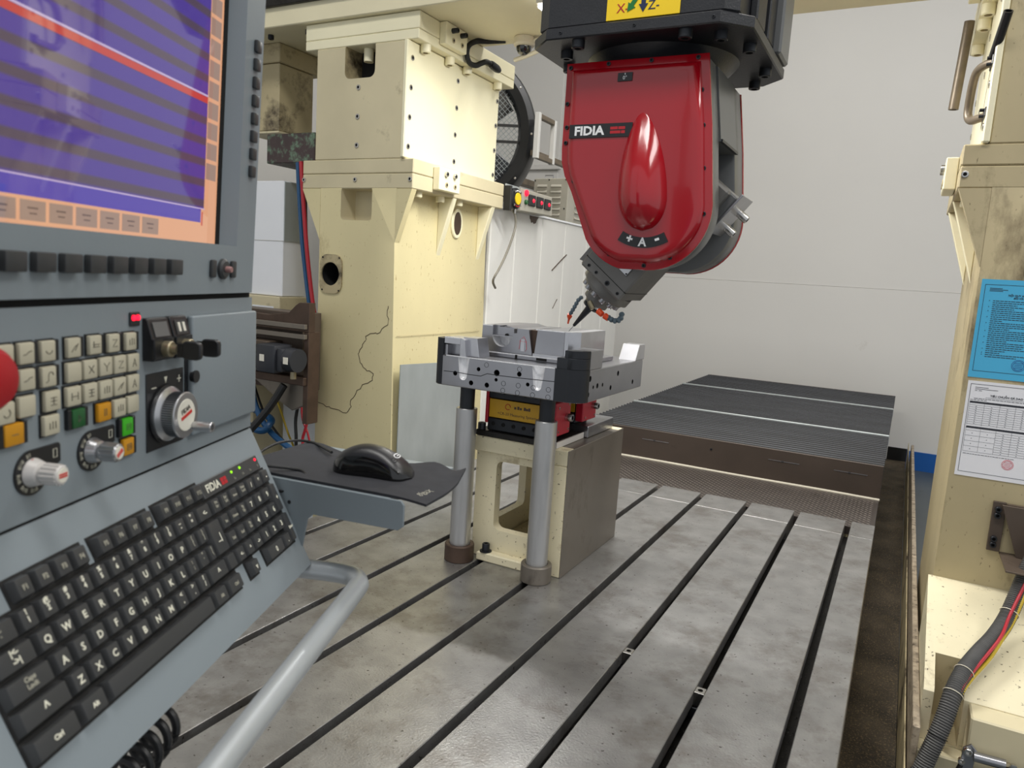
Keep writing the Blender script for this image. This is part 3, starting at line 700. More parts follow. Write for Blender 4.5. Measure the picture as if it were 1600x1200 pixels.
# segmented coolant hoses
def seg_hose(P, r, name, m):
    Q = [V(p) for p in P]; n = 0
    g = G()
    for a, b in zip(Q, Q[1:]): g.lathe([(0, 0), (r*.7, 0), (r, .004), (r*.85, .009), (r*.6, .010), (r*.6, (b-a).length), (0, (b-a).length)], Matrix.Translation(a) @ zto(b-a), 12)
    return g
inv = W[sp].inverted()
hose = [inv @ V(p) for p in ((-.838, 1.985, .878), (-.847, 1.983, .872), (-.853, 1.983, .862), (-.858, 1.984, .852), (-.864, 1.986, .842), (-.871, 1.99, .832), (-.879, 1.997, .824))]
ho = spd(seg_hose(hose, .0065, 'coolant_hose', 'hose_blue'), 'coolant_hose', 'hose_blue')
g = G(); g.lathe([(0, 0), (.0072, 0), (.0078, .008), (.0035, .018), (.0025, .034), (0, .034)], Matrix.Translation(hose[-1]) @ zto(inv @ V((-.890, 2.012, .795)) - hose[-1]), 14); spd(g, 'hose_nozzle', 'orange')
hose2 = [inv @ V(p) for p in ((-.752, 1.975, .826), (-.742, 1.97, .822), (-.732, 1.968, .818), (-.722, 1.97, .817), (-.715, 1.975, .822), (-.712, 1.982, .832), (-.716, 1.985, .842))]
spd(seg_hose(hose2, .0085, 'coolant_hose', 'hose_blue'), 'coolant_hose', 'hose_blue')
for a, b in (((-.783, 1.975, .842), (-.768, 1.972, .832)), ((-.762, 1.973, .830), (-.748, 1.972, .822))):
    A, B = inv @ V(a), inv @ V(b); g = G(); g.lathe([(0, 0), (.0085, 0), (.0095, .003), (.0085, (B-A).length), (0, (B-A).length)], Matrix.Translation(A) @ zto(B-A), 12); spd(g, 'hose_coupling', 'orange')
g = G(); g.cyl(inv @ V((-.812, 1.975, .866)), inv @ V((-.798, 1.972, .846)), .0075, n=6); spd(g, 'brass_fitting', 'brass')
# connectors seen in the fork opening
g = G(); g.box(-.02, .10, -.08, .07, .50, .60, .006); spd(g, 'pivot_block', 'spindle_grey')
g = G(); g.cyl(inv @ V((-.64, 1.945, 1.11)), inv @ V((-.64, 2.14, 1.11)), .10, n=40); spd(g, 'pivot_hub', 'charcoal')
g = G(); g.box(.079, .120, -.05, .085, .50, .60, .004); spd(g, 'clamp_block', 'fork_grey')
g = G(); g.box(.1205, .126, -.05, .085, .49, .615, .001); spd(g, 'clamp_plate', 'steel_bright')
for z in (.52, .57):
    link('hex_bolt', bolt_mesh(.011, .03, ('chrome', 'void')), sp, T(.126, .055, z) @ RY(90))

# ---------------------------------------------------------------- fixture stand, clamps, supports, workpiece
st = thing('fixture_stand', 'boxy cream cast fixture stand with ground brown steel side', 'fixture stand', (-1.02, 2.26, 0))
X0, X1, Y0, Y1, ZT = -1.190, -.856, 2.016, 2.50, .4075
g = G(); g.box(X0, X1-.004, Y0+.014, Y0+.05, .0, ZT, .003); o = g.done('front_wall', ['beige_stand', 'beige_stand'], st)
k = G(); k.prism(rrect(-1.112, -.968, .10, .332, .022), 1.9, 2.2, 'y', mi=1); k.bm.transform(W[st].inverted()); cut(o, k, ['beige_stand', 'beige_stand'])
g = G(); g.box(X0, X1-.004, Y1-.05, Y1, .0, ZT, .003); o = g.done('rear_wall', ['beige_stand', 'beige_stand'], st)
k = G(); k.prism(rrect(-1.112, -.968, .10, .332, .022), 2.3, 2.7, 'y', mi=1); k.bm.transform(W[st].inverted()); cut(o, k, ['beige_stand', 'beige_stand'])
g = G(); g.box(X0, X1-.004, Y0, Y0+.0138, ZT-.05, ZT, .003); g.done('top_band', 'beige_stand', st)
g = G(); g.box(X1-.055, X1-.004, Y0, Y0+.0138, .0, ZT-.0502, .003); g.done('corner_band', 'beige_stand', st)
g = G(); g.box(X0+.001, X0+.030, Y0+.05, Y1-.05, .0, ZT-.03); o = g.done('left_wall', ['beige_stand', 'beige_stand'], st)
k = G(); k.prism(rrect(2.115, 2.345, .10, .30, .02), -1.3, -1.1, 'x', mi=1); k.bm.transform(W[st].inverted()); cut(o, k, ['beige_stand', 'beige_stand'])
g = G(); g.box(X1-.04, X1-.004, Y0+.05, Y1-.05, 0, ZT-.03); g.done('inner_wall', 'beige_stand', st)
g = G(); g.box(X1-.0038, X1, Y0, Y1, 0, ZT, .0012); g.done('side_face', 'steel_plate', st)
g = G(); g.box(X0, X1-.004, Y0+.05, Y1-.05, ZT-.029, ZT); g.done('stand_top', 'steel_plate', st)
g = G(); g.box(X0+.036, X1-.04, Y0+.05, Y1-.05, 0, .03); g.done('stand_floor', 'beige_dirty', st)
g = G(); g.prism([(-1.147, 1.992), (-.965, 1.992), (-.965, 2.029), (-1.147, 2.029)], 0, .030, 'z', bev=.004); g.done('foot_flange', 'beige_stand', st)
put('washer', bolt_mesh(.020, .003, ('steel_black', 'steel_black')), st, (-1.122, 2.008, .030)); put('bolt', bolt_mesh(.0125, .024, ('steel_black', 'void')), st, (-1.122, 2.008, .033))
g = G(); rnd = random.Random(11)
for _ in range(700): chip((rnd.uniform(-1.14, -.91), rnd.uniform(2.08, 2.44), .03), rnd.uniform(.001, .004))
o = g.done('chips_inside', 'chips', st, kind='stuff')

def clamp(y0, y1, xa, xb, lbl, front):
    t = thing('zero_point_clamp', lbl, 'clamp', ((xa+xb)/2, (y0+y1)/2, .428), 'red and yellow clamps under the workpiece')
    g = G(); g.box(xa+.008, xb-.03, y0, y1, .4285, .470, .003); g.done('clamp_base', 'steel_black', t)
    g = G(); g.box(xa+.012, xb-.034, y0+.006, y1-.006, .470, .534, .002); g.done('clamp_core', 'steel_black', t)
    g = G(); g.box(xa+.008, xb-.03, y0, y1, .534, .5742, .003); g.done('clamp_head', 'steel_black', t)
    g = G(); g.box(xa+.012, xb-.034, y0+.001, y0+.0058, .472, .532, .001); yp = g.done('yellow_plate', 'yellow_vise', t)
    g = G(); g.box(xa, xa+.010, y0-.004, y1, .452, .572, .002); g.done('end_plate', 'red_vise', t)
    g = G(); g.box(xb-.028, xb, y0-.006, y1, .440, .548, .003); g.done('red_end_block', 'red_vise', t)
    put('hex_stud', bolt_mesh(.013, .022, ('chrome', 'void')), t, (xb, (y0+y1)/2+.02, .495), (1, 0, 0))
    for dy, dz in ((.015, .53), (.015, .455), (-.015+(y1-y0), .535), (-.015+(y1-y0), .455)): put('screw', bolt_mesh(.004, .002, ('chrome', 'void')), t, (xb, y0+dy, dz), (1, 0, 0))
    if front:
        for i in range(6): put('bolt', bolt_mesh(.0065, .002, ('void', 'void')), t, (xa+.03+.037*i, y0, .452), (0, -1, 0))
        for i in range(6): put('bolt', bolt_mesh(.0055, .002, ('void', 'void')), t, (xa+.03+.037*i, y0, .556), (0, -1, 0))
        for i, q in enumerate((0, .011, .020, .034, .042, .050)):
            g = G(); g.box(-1.062+q, -1.055+q, y0+.0003, y0+.0011, .508, .515+.003*(i % 2)); g.done('faded_letter', 'rust', yp)
        text('lettering', '+CR-20 Measuring System', .013, 'rust', yp, on(yp, T(-1.052, y0+.0008, .488) @ RX(90)), align='CENTER')
        g = G(); g.tube([(-1.085+.009*math.cos(a), y0+.0008, .512+.009*math.sin(a)) for a in [R(i*24) for i in range(14)]], .0012, 6); g.done('emblem', 'red_print', yp)
    return t
def riser(y0, y1, xa, xb, z1, lbl, m):
    g = G(); g.box(xa, xb, y0, y1, .4085, z1, .002); return solo(g, 'base_plate', m, lbl, 'plate', ((xa+xb)/2, (y0+y1)/2, .4085), 'base plates on the stand')
riser(2.017, 2.232, -1.19, -.905, .4275, 'dark base plate under the front red clamp on the stand', 'steel_dark')
riser(2.236, 2.47, -1.19, -.888, .4475, 'pale edged base plate under the rear red clamp on the stand', 'steel_mill')
g = G(); g.box(-.9045, -.900, 2.017, 2.232, .4088, .4272); solo(g, 'edge_strip', 'white_knob', 'pale strip along the side of the front base plate', 'strip', (-.902, 2.12, .4088))
clamp(2.030, 2.135, -1.165, -.912, 'red and yellow clamp under the front of the workpiece', True)
clamp(2.245, 2.355, -1.165, -.912, 'red clamp at the rear behind the yellow one under the workpiece', False)
rc2 = [o for o in C.objects if o.name == 'zero_point_clamp.001'][0]; rc2.location.z = .4476; rc2.scale.z = .87
put('bolt', bolt_mesh(.013, .022, ('steel_black', 'void')), st, (-1.176, 2.03, .4278))

def support(x, y, m, lbl):
    t = thing('support_post', lbl, 'support post', (x, y, 0), 'round posts under the workpiece')
    g = G(); g.lathe([(.0, 0), (.0465, 0), (.048, .002), (.048, .052), (.046, .055), (.035, .055), (.035, .05), (0, .05)], T(x, y, .0005), 40); g.done('foot_ring', m, t)
    g = G(); g.lathe([(0, .05), (.0335, .05), (.0335, .5015), (.032, .503), (0, .503)], T(x, y, 0), 36); g.done('post_tube', 'tube_steel', t)
    g = G(); g.lathe([(0, .5), (.0235, .5), (.0235, .573), (.022, .5743), (0, .5743)], T(x, y, 0), 28); g.done('post_pin', 'steel_black', t)
support(-1.197, 1.965, 'rust', 'tall round steel post standing in a rusty brown ring')
support(-.915, 1.963, 'steel_plate', 'tall round steel post standing in a bare steel ring')

wp = thing('machined_workpiece', 'silver machined steel block with dark corners resting on the posts', 'workpiece', (-1.04, 2.17, .575))
WX0, WX1, WY0, WY1 = -1.293, -.785, 1.905, 2.445
g = G()
rc = .05
pts = [(WX0+.02, WY1), (WX0, WY1-.02), (WX0, WY0+.03)] + arcpts(WX0+.03, WY0+.03, .03, 180, 270, 6)[1:] + arcpts(WX1-rc, WY0+rc, rc, 270, 360, 10) + [(WX1, WY1-.015), (WX1-.015, WY1)]
g.prism(pts, .5755, .670, 'z', bev=.0025)
o = g.done('base_slab', ['steel_mill', 'flute_glint', 'void', 'steel_black'], wp)
k = G()
for x in (-1.181, -.925):      # tapered flutes milled into the front edge
    k.cyl((x, 1.9035, .611), (x, 1.8985, .70), .0135, .0255, n=24, mi=1); k.ball((x, 1.9035, .612), .0133, mi=1)
for x, z, r in ((-1.21, .617, .0075), (-1.151, .594, .0078), (-1.095, .594, .0078), (-1.127, .639, .0065), (-1.063, .635, .0098), (-.987, .640, .0075), (-1.064, .614, .0055), (-.957, .613, .006)):
    k.cyl((x, 1.88, z), (x, 1.93, z), r, n=16, mi=2)
for y, z, r in ((1.962, .645, .009), (1.955, .599, .008), (1.990, .618, .0055), (2.022, .619, .008), (2.064, .618, .006), (2.135, .602, .008), (2.193, .642, .0085), (2.341, .601, .008)):
    k.cyl((-.75, y, z), (-.815, y, z), r, n=16, mi=2)
k.bm.transform(W[wp].inverted()); cut(o, k, ['steel_mill', 'flute_glint', 'void'])
g = G()
seam = [(-1.252, .620), (-1.205, .621), (-1.158, .619), (-1.118, .619), (-1.096, .629), (-1.06, .628), (-.985, .629), (-.872, .632)]
g.tube([(x, 1.9048, z) for x, z in seam], .0011, 4); g.done('seam_line', 'steel_black', wp)
for x, z in ((-1.038, .606), (-.988, .606), (-.938, .606), (-.889, .606), (-1.039, .585), (-.989, .584), (-.939, .584), (-.889, .584), (-.987, .655), (-1.10, .655)):
    g = G(); g.tube([(x+.0072*math.cos(a), 1.9047, z+.0072*math.sin(a)) for a in [2*math.pi*i/16 for i in range(17)]], .0006, 4); g.done('ring_mark', 'steel_black', wp)
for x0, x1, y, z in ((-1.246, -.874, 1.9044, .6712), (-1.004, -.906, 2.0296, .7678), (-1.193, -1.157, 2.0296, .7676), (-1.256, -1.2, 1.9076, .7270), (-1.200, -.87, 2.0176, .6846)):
    g = G(); g.box(x0, x1, y, y+.003, z-.003, z+.0003); g.done('edge_glint', 'flute_glint', wp)  # thin pale strips painting the glint along the workpiece's edges
# front right dark rounded corner and its post
cpt = [(-.872, WY0-.0006), (-.835, WY0-.0006)] + arcpts(WX1-rc, WY0+rc, rc+.0008, 270, 360, 10)
g = G(); g.prism(cpt+[(WX1-.004, WY0+rc), (-.835, WY0+.012), (-.872, WY0+.012)], .5765, .671, 'z'); g.done('dark_corner', 'steel_black', wp)
g = G(); g.prism([(-.868, WY0), (-.835, WY0)] + arcpts(WX1-rc, WY0+rc, rc, 270, 345, 8) + [(WX1-.0008, WY0+rc), (-.868, WY0+rc)], .671, .703, 'z', bev=.001); g.done('corner_step', 'steel_black', wp)
g = G(); g.prism([(-.845, WY0+.001), (-.835, WY0+.001)] + arcpts(WX1-rc, WY0+rc, rc-.001, 270, 345, 8) + [(WX1-.001, WY0+rc), (-.845, WY0+rc)], .7032, .7255, 'z', bev=.001); g.done('corner_post', 'steel_black', wp)
g = G(); g.prism([(WX1-.065, 1.955), (WX1, 1.955), (WX1, 2.048), (WX1-.065, 2.048)], .6705, .7252, 'z', bev=.0015); g.done('side_post', 'steel_mill', wp)
# rear right post with its sloping bright face
g = G(); g.prism([(2.352, .6705), (2.43, .6705), (2.443, .6705), (2.443, .722), (2.385, .722)], WX1-.060, WX1, 'x', bev=.0015); g.done('rear_post', 'steel_bright', wp)
# front left corner
g = G(); g.prism([(WX0, WY1*0+1.99), (WX0, WY0+.03)] + arcpts(WX0+.03, WY0+.03, .0305, 180, 262, 6) + [(-1.258, WY0-.0004), (-1.258, 1.99)], .578, .722, 'z'); g.done('dark_corner', 'steel_black', wp)
g = G(); g.prism([(-1.2575, .6705), (-1.246, .6705), (-1.246, .703), (-1.2575, .703)], 1.912, 1.99, 'y'); g.done('corner_web', 'steel_mill', wp)
g = G(); g.box(-1.2575, -1.203, 1.935, 1.99, .6705, .706, .001); g.done('stair_step', 'steel_mill', wp)
g = G(); g.box(-1.2575, -1.199, 1.908, 1.99, .7062, .7265, .001); g.done('stair_top', 'steel_bright', wp)
g = G(); g.prism([(-1.1985, .6705), (-1.139, .6705), (-1.150, .729), (-1.1985, .729)], 1.925, 1.99, 'y', bev=.001); g.done('corner_block', 'steel_bright', wp)
g = G(); g.prism([(-1.198, .6705), (-1.176, .6705), (-1.183, .722), (-1.1985, .7265)], 1.908, 1.925, 'y'); g.done('corner_fillet', 'steel_bright', wp)
# central mould boss
g = G(); g.box(-1.208, -.845, 2.018, 2.30, .6705, .684, .0015); g.done('boss_plinth', 'steel_mill', wp)
g = G(); g.prism([(-1.196, .6845), (-1.012, .6845), (-1.012, .687), (-1.028, .764), (-1.068, .764), (-1.069, .748), (-1.079, .748), (-1.080, .762), (-1.115, .7695), (-1.194, .767)], 2.03, 2.27, 'y')
o = g.done('mould_boss', ['steel_mill', 'flute_glint'], wp)
k = G(); k.cyl((-1.122, 1.95, .736), (-1.122, 2.075, .736), .034, n=32, mi=1); k.box(-1.156, -1.082, 1.95, 2.045, .736, .80, mi=0); k.bm.transform(W[wp].inverted()); cut(o, k, ['steel_mill', 'flute_glint'])
g = G(); g.box(-1.156, -1.083, 2.0455, 2.06, .737, .764, .0008); g.done('boss_insert', 'steel_mill', wp)
g = G(); g.cyl((-1.112, 2.040, .739), (-1.112, 2.05, .739), .005, n=12); g.done('boss_hole', 'void', wp)
g = G(); g.box(-1.1555, -1.083, 2.032, 2.046, .7352, .7372); g.done('boss_ledge', 'steel_bright', wp)
g = G(); g.box(-1.029, -1.0, 2.045, 2.26, .6845, .7625); g.done('boss_slot', 'rust', wp)
g = G(); g.prism([(-1.006, .6845), (-.905, .6845), (-.905, .767), (-.998, .767)], 2.03, 2.27, 'y', bev=.001); g.done('mould_boss', 'steel_mill', wp)
g = G(); g.prism([(-.9045, 2.03), (-.893, 2.032), (-.868, 2.07), (-.868, 2.27), (-.9045, 2.27)], .6845, .768, 'z', bev=.001); g.done('boss_corner', 'steel_bright', wp)
g = G(); g.box(-1.006, -.906, 2.022, 2.0298, .6845, .693, .0005); g.done('boss_lip', 'steel_bright', wp)
for x0, x1, z0, z1 in ((-1.064, -1.057, .6705, .683), (-.99, -.955, .673, .681)):
    g = G(); g.box(x0, x1, 2.0165, 2.0178, z0, z1); g.done('plinth_slot', 'void', wp)
rp = [(-1.058, .700), (-1.056, .728), (-1.044, .741), (-1.034, .726), (-1.032, .702), (-1.036, .695)]
g = G(); g.tube([(x, 2.0295, z) for x, z in rp], .0007, 4); g.tube([(-1.056, 2.0295, .726), (-1.034, 2.0295, .724)], .0006, 4); g.done('pen_mark', 'stamp_red', wp)
g = G(); g.box(-1.0525, -1.040, 2.0292, 2.0299, .695, .733); g.done('boss_groove', 'steel_bright', wp)

# ---------------------------------------------------------------- control console
# console frame: x along its face to the right, y into it, z up; origin at the crease above the keyboard
CW = Matrix.Translation((-.6871, .6258, .7197)) @ RZ(112.6)
cn = thing('control_console', 'blue grey machine control console with screen, keyboard and tubular handle', 'control console', m=CW)
PF = RX(90)                         # face frame: x right, y up, z out of the face
KF = RX(63.99)                      # keyboard frame: x right, y up the slope, z out
MF = T(0, -.004, .163) @ RX(92.2)   # monitor frame, leaning a little forward
def con(g, name, m, fr=I4, parent=None, label=None, kind=None): return link(name, g.mesh(name, m), parent or cn, fr, label, kind)
def tru(u, v, out):                 # a point measured on the face plane, moved out along the line of sight's foreshortening
    r = 1-out/.3938
    return (u+.8417)*r-.8417, .2003+(v-.2003)*r
UL = -.545
g = G(); g.prism([(0, .0022), (.16, .0022), (.16, .158), (0, .158)], UL, 0, 'x', bev=.0014, seg=2); body_ = con(g, 'control_body', 'console')
g = G(); g.box(UL+.004, -.004, .0012, .15, -.004, .006); con(g, 'crease_gap', 'void')
g = G(); g.box(UL+.004, -.004, .002, .15, .156, .166); con(g, 'seam_gap', 'void')
g = G(); g.prism([(0, -.0005), (-.0806, -.1654), (-.0735, -.1700), (.10, -.17), (.16, -.10), (.16, -.0005)], UL, 0, 'x', bev=.0018, seg=2); con(g, 'keyboard_panel', 'console')
# monitor housing: frame with an opening, screen set back in it
SL, SR, SB, ST = -.415, -.0615, .0535, .345
def frame_ring(g, o, i, z0, z1, mi=0):
    a = [g.bm.verts.new((x, y, z0)) for x, y in o]; b = [g.bm.verts.new((x, y, z1)) for x, y in i]
    for k in range(4): g.bm.faces.new((a[k], a[(k+1) % 4], b[(k+1) % 4], b[k])).material_index = mi
rc4 = lambda x0, x1, y0, y1: [(x0, y0), (x1, y0), (x1, y1), (x0, y1)]
MT = .42
g = G()
op = rc4(SL-.009, -.0528, .0526, ST+.02)
frame_ring(g, rc4(UL, -.0105, 0.001, MT), op, 0, 0)
frame_ring(g, op, rc4(SL, SR, SB-.001, ST), 0, -.016)
frame_ring(g, rc4(UL, .002, 0.001, MT), rc4(UL, -.0105, 0.001, MT), -.012, 0, 1)
frame_ring(g, rc4(UL, .002, 0.001, MT), rc4(UL, .002, .001, MT), -.16, -.012)
bmesh.ops.remove_doubles(g.bm, verts=g.bm.verts[:], dist=1e-6)
q = [g.bm.verts.new((x, y, -.16)) for x, y in rc4(UL, .002, .001, MT)]; g.bm.faces.new(q)
bmesh.ops.recalc_face_normals(g.bm, faces=g.bm.faces[:])
con(g, 'monitor_housing', ['console', 'console_edge'], MF)
def flat(parent, name, m, x0, x1, y0, y1, z, fr, th=.0006):
    g = G(); g.box(x0, x1, y0, y1, z-th, z); return con(g, name, m, fr, parent)
z0 = -.0175
sc_ = flat(None, 'screen', 'scr_peach', SL-.004, SR+.003, SB-.006, ST+.004, z0, MF, .004)
def scr(name, m, x0, x1, y0, y1, lay): return flat(sc_, name, m, x0, x1, y0, y1, z0+.0003*lay, I4, .0003)
scr('graphic_window', 'scr_violet', SL, -.0945, .0872, ST, 1)
scr('status_window', 'scr_violet2', SL, -.1000, .073, .0872, 1)
scr('window_line', 'scr_line', SL, -.0935, .0867, .0878, 2)
g = G(); g.box(SL, -.0947, .193, .199, z0+.0003, z0+.0006); con(g, 'red_bar', 'scr_red', I4, sc_)
g = G(); g.box(SL, -.0947, .1995, .2012, z0+.0003, z0+.0006); con(g, 'pale_bar', 'scr_line', I4, sc_)
for i in range(8):
    x = -.188-.0291*i
    scr('soft_key', 'scr_soft', x-.0126, x+.0126, .0557, .0704, 1)
    scr('key_text', 'scr_dark', x-.0055, x+.0045, .0642, .0655, 2); scr('key_text', 'scr_dark', x-.0035, x+.0035, .0604, .0615, 2)
for i in range(9): scr('soft_key', 'scr_soft', -.0925, -.0725, .118+.0205*i, .1345+.0205*i, 1)
scr('red_mark', 'scr_red', -.0985, -.0965, .070, .084, 2)
flat(None, 'screen_surround', 'void', SL-.003, SL-.0005, SB-.004, ST, z0+.0013, MF); flat(None, 'screen_surround', 'void', -.0695, SR+.002, SB-.004, ST, z0+.0013, MF)
# keys round the screen
def soft_mesh(w, h, t, bev=.0012):
    g = G(); g.box(-w/2, w/2, -h/2, h/2, 0, t, bev, 2); return g.mesh('softkey', 'key_black')
bk = soft_mesh(.0195, .0142, .0065)
for i in range(11): link('bezel_button', bk, cn, MF @ T(-.1805-.0281*i, .0275, 0))
sk = soft_mesh(.0112, .0125, .0045)
for i in range(8): link('side_button', sk, cn, MF @ T(-.0285, .1365+.0190*i, 0))
rk = soft_mesh(.010, .0185, .004, .0018)
link('bezel_switch', rk, cn, MF @ T(-.106, .0272, 0)); link('bezel_switch', rk, cn, MF @ T(-.0625, .0272, 0))
g = G(); g.lathe([(0, 0), (.0108, 0), (.0108, .003), (.0085, .0048), (.004, .0048), (0, .0048)], n=28); jk = con(g, 'round_socket', 'key_black', MF @ T(-.0835, .0272, 0))
g = G(); g.lathe([(0, .004), (.0034, .004), (.0034, .010), (.0028, .011), (0, .011)], n=16); con(g, 'socket_pin', mat('dusty pink pin', (150, 112, 108), .5, var=0), I4, jk)

# control face: buttons
def push(u, v, w, h, t, m, name='push_button', side=0, ic=None, lab=None):
    x, y = tru(u, v, t)
    if side:
        for s in ((1,) if side == 1 else (-1, 1)):
            g = G(); g.box(x+s*(w/2+.0002), x+s*(w/2+.0042), y-h/2-.0004, y+h/2+.0004, 0, t*.8, .0004); con(g, 'status_lens', 'black', PF)
    g = G(); g.box(-w/2, w/2, -h/2, h/2, 0, t, .0012, 2); b = con(g, name, m, PF @ T(x, y), label=lab)
    g = G(); g.box(-w/2-.0012, w/2+.0012, -h/2-.0012, h/2+.0012, -.001, .0012); con(g, 'button_frame', 'black', I4, b)
    if ic:
        g = G(); g.box(-w*.001, w*.001, -.0001, .0001, t-.0002, t-.0001)
        for q in ic:
            g.tube([(p[0]*.01, p[1]*.01, t+.0001) for p in q], .00035, 5)
        con(g, 'icon', 'icon', I4, b)
    return b
arc = lambda r, a0, a1, cx=0, cy=0: [(cx+r*math.cos(R(a0+(a1-a0)*i/8)), cy+r*math.sin(R(a0+(a1-a0)*i/8))) for i in range(9)]
IC = {'wave': [[(-.4, -.1), (-.1, -.05), (.1, .1), (.4, .15)]], 'cup': [arc(.35, 200, 340, 0, .15)], 'slash': [[(-.4, -.3), (0, .1), (.4, .3)], [(0, -.2), (.3, .25)]], 'bars': [[(-.4, .05), (.4, .05)], [(-.4, -.15), (.4, -.15)], [(-.3, -.2), (-.3, .3)]],
      'ess': [arc(.25, 0, 180, .1, .1)+[(-.15, -.3), (-.4, -.4)]], 'cross': [[(-.3, .3), (.3, -.3)], [(-.3, -.3), (.3, .3)]], 'vee': [[(-.35, .3), (0, -.05), (.35, .3)], [(0, -.05), (0, -.4)]], 'zed': [[(-.3, .3), (.3, .3), (-.3, -.3), (.3, -.3)]],
      'aye': [[(-.25, -.35), (0, .35), (.25, -.35)], [(-.15, -.1), (.15, -.1)]], 'aitch': [[(-.35, -.3), (-.35, .3)], [(.35, -.3), (.35, .3)], [(-.35, 0), (.35, 0)]], 'grid': [[(-.3, .25), (.3, .25)], [(-.3, 0), (.3, 0)], [(-.3, -.3), (.3, -.3)], [(0, .3), (0, -.3)]],
      'tee': [[(-.3, -.3), (-.3, .2)], [(0, -.3), (0, .3)], [(.3, -.3), (.3, .25)]], 'pause': [[(-.12, -.3), (-.12, .3)], [(.12, -.3), (.12, .3)]], 'curl': [arc(.3, 200, 420)], 'play': [[(-.15, -.25), (.2, 0), (-.15, .25), (-.15, -.25)]], 'box': [[(-.3, -.25), (.3, -.25), (.3, .25), (-.3, .25), (-.3, -.25)], [(-.12, -.1), (.12, -.1), (.12, .1), (-.12, .1), (-.12, -.1)]], 'dash': [[(-.3, 0), (.3, 0)]]}
BW, BH = .0158, .0152
for u, v, ic, sd in ((-.3565, .1250, 'wave', 1), (-.3351, .1248, 'cup', 1), (-.3072, .1248, 'slash', 1), (-.2820, .1249, 'bars', 1), (-.2580, .1245, 'zed', 1), (-.2345, .1240, 'tee', 1),
                     (-.3565, .1060, 'wave', 1), (-.3351, .1055, 'ess', 1), (-.3075, .1055, None, 0), (-.2885, .1055, 'cross', 0), (-.2692, .1057, 'vee', 0), (-.2502, .1054, 'zed', 0), (-.2312, .1050, 'aye', 0),
                     (-.3575, .0866, None, 0), (-.3318, .0866, 'grid', 0), (-.3085, .0865, 'aitch', 0), (-.2888, .0865, 'grid', 0), (-.2694, .0863, 'tee', 0), (-.2508, .0863, 'slash', 0), (-.2315, .0864, 'aye', 0),
                     (-.3774, .0849, 'curl', 0), (-.3335, .0683, 'tee', 0), (-.2515, .0675, 'tee', 0), (-.2324, .0678, None, 0), (-.3765, .1250, 'cup', 0), (-.3765, .1055, None, 0)):
    push(u, v, BW if not sd else BW-.0014, BH, .0045, 'ivory', side=sd, ic=IC.get(ic))
push(-.3705, .0684, .0175, .0155, .005, 'btn_yellow', side=2, ic=IC['dash'], lab='amber push button')
push(-.3035, .0679, .0145, .0150, .005, 'btn_green', side=2, ic=IC['play'], lab='dark green push button')
push(-.2719, .0673, .0165, .0152, .0045, 'btn_yellow', ic=IC['pause'], lab='amber pause button')
push(-.2405, .0486, .0140, .0150, .005, 'btn_green_lit', side=2, ic=IC['box'], lab='lit green push button')
push(-.2400, .0304, .0150, .0150, .0045, 'btn_yellow', side=1, ic=IC['box'], lab='amber push button')
# emergency stop
x, y = -.424, .117
g = G(); g.lathe([(0, 0), (.016, 0), (.016, .018), (.012, .02), (.012, .022), (0, .022)], n=28); con(g, 'stop_stem', 'estop_red', PF @ T(x, y))
g = G(); g.lathe([(0, .020), (.0205, .020), (.0212, .024), (.0205, .030), (.017, .0345), (.010, .037), (0, .0378)], n=36); con(g, 'stop_button', 'estop_red', PF @ T(x, y), label='red mushroom emergency stop')
# signal lamps
x, y = tru(-.229, .1434, .002)
g = G(); g.box(x-.0070, x+.0070, y-.0062, y+.0062, 0, .002, .0008); lb = con(g, 'signal_lamp', 'black', PF)
for dx in (-.003, .003):
    g = G(); g.lathe([(0, 0), (.0027, 0), (.0022, .0016), (0, .0022)], T(x+dx, y+.0012, .0018), 14); con(g, 'red_led', 'led_red', I4, lb)
# key switches
for u0, u1, v0, v1 in ((-.2135, -.1805, .1040, .1430), (-.1775, -.1480, .1035, .1432)):
    x0, y0 = tru(u0, v0, .004); x1, y1 = tru(u1, v1, .004)
    g = G(); g.prism([(y0, 0), (y1, 0), (y1, .004), (y1-.002, .0055), (y1-.018, .010), (y1-.0185, .012), (y0+.002, .012), (y0, .010)], x0, x1, 'x', bev=.0008); ks = con(g, 'key_switch', 'black', PF)
    g = G(); g.prism([(y1-.0035, .0062), (y1-.0165, .0098), (y1-.0165, .0104), (y1-.0035, .0068)], x0+.005, x1-.005, 'x'); con(g, 'label_window', 'fork_grey' if u0 < -.2 else 'key_black', I4, ks)
    if u0 > -.2:
        g = G()
        for dx in (.0085, .0165): g.prism([(y1-.0055, .0072), (y1-.0140, .0094), (y1-.0140, .0106), (y1-.0055, .0084)], x0+dx, x0+dx+.0035, 'x')
        con(g, 'arrow_marks', 'cap_cream', I4, ks)
    cx, cy = (x0+x1)/2+.001, y0+.0105
    g = G(); g.lathe([(0, .012), (.0075, .012), (.0075, .018), (.0066, .019), (.0045, .019), (.0045, .024), (0, .024)], T(cx, cy), 24); con(g, 'lock_barrel', 'brass', I4, ks)
    g = G(); g.box(cx-.001, cx+.001, cy-.007, cy+.006, .024, .030); g.prism(rrect(-.008, .008, .030, .048, .004), cx-.0028, cx+.0028, 'x') if False else None
    pr = [(cy+a, b) for a, b in rrect(-.0085, .0085, .029, .047, .0045)]
    g.prism(pr, cx-.003, cx+.003, 'x', bev=.001); con(g, 'key', 'black', I4, ks)
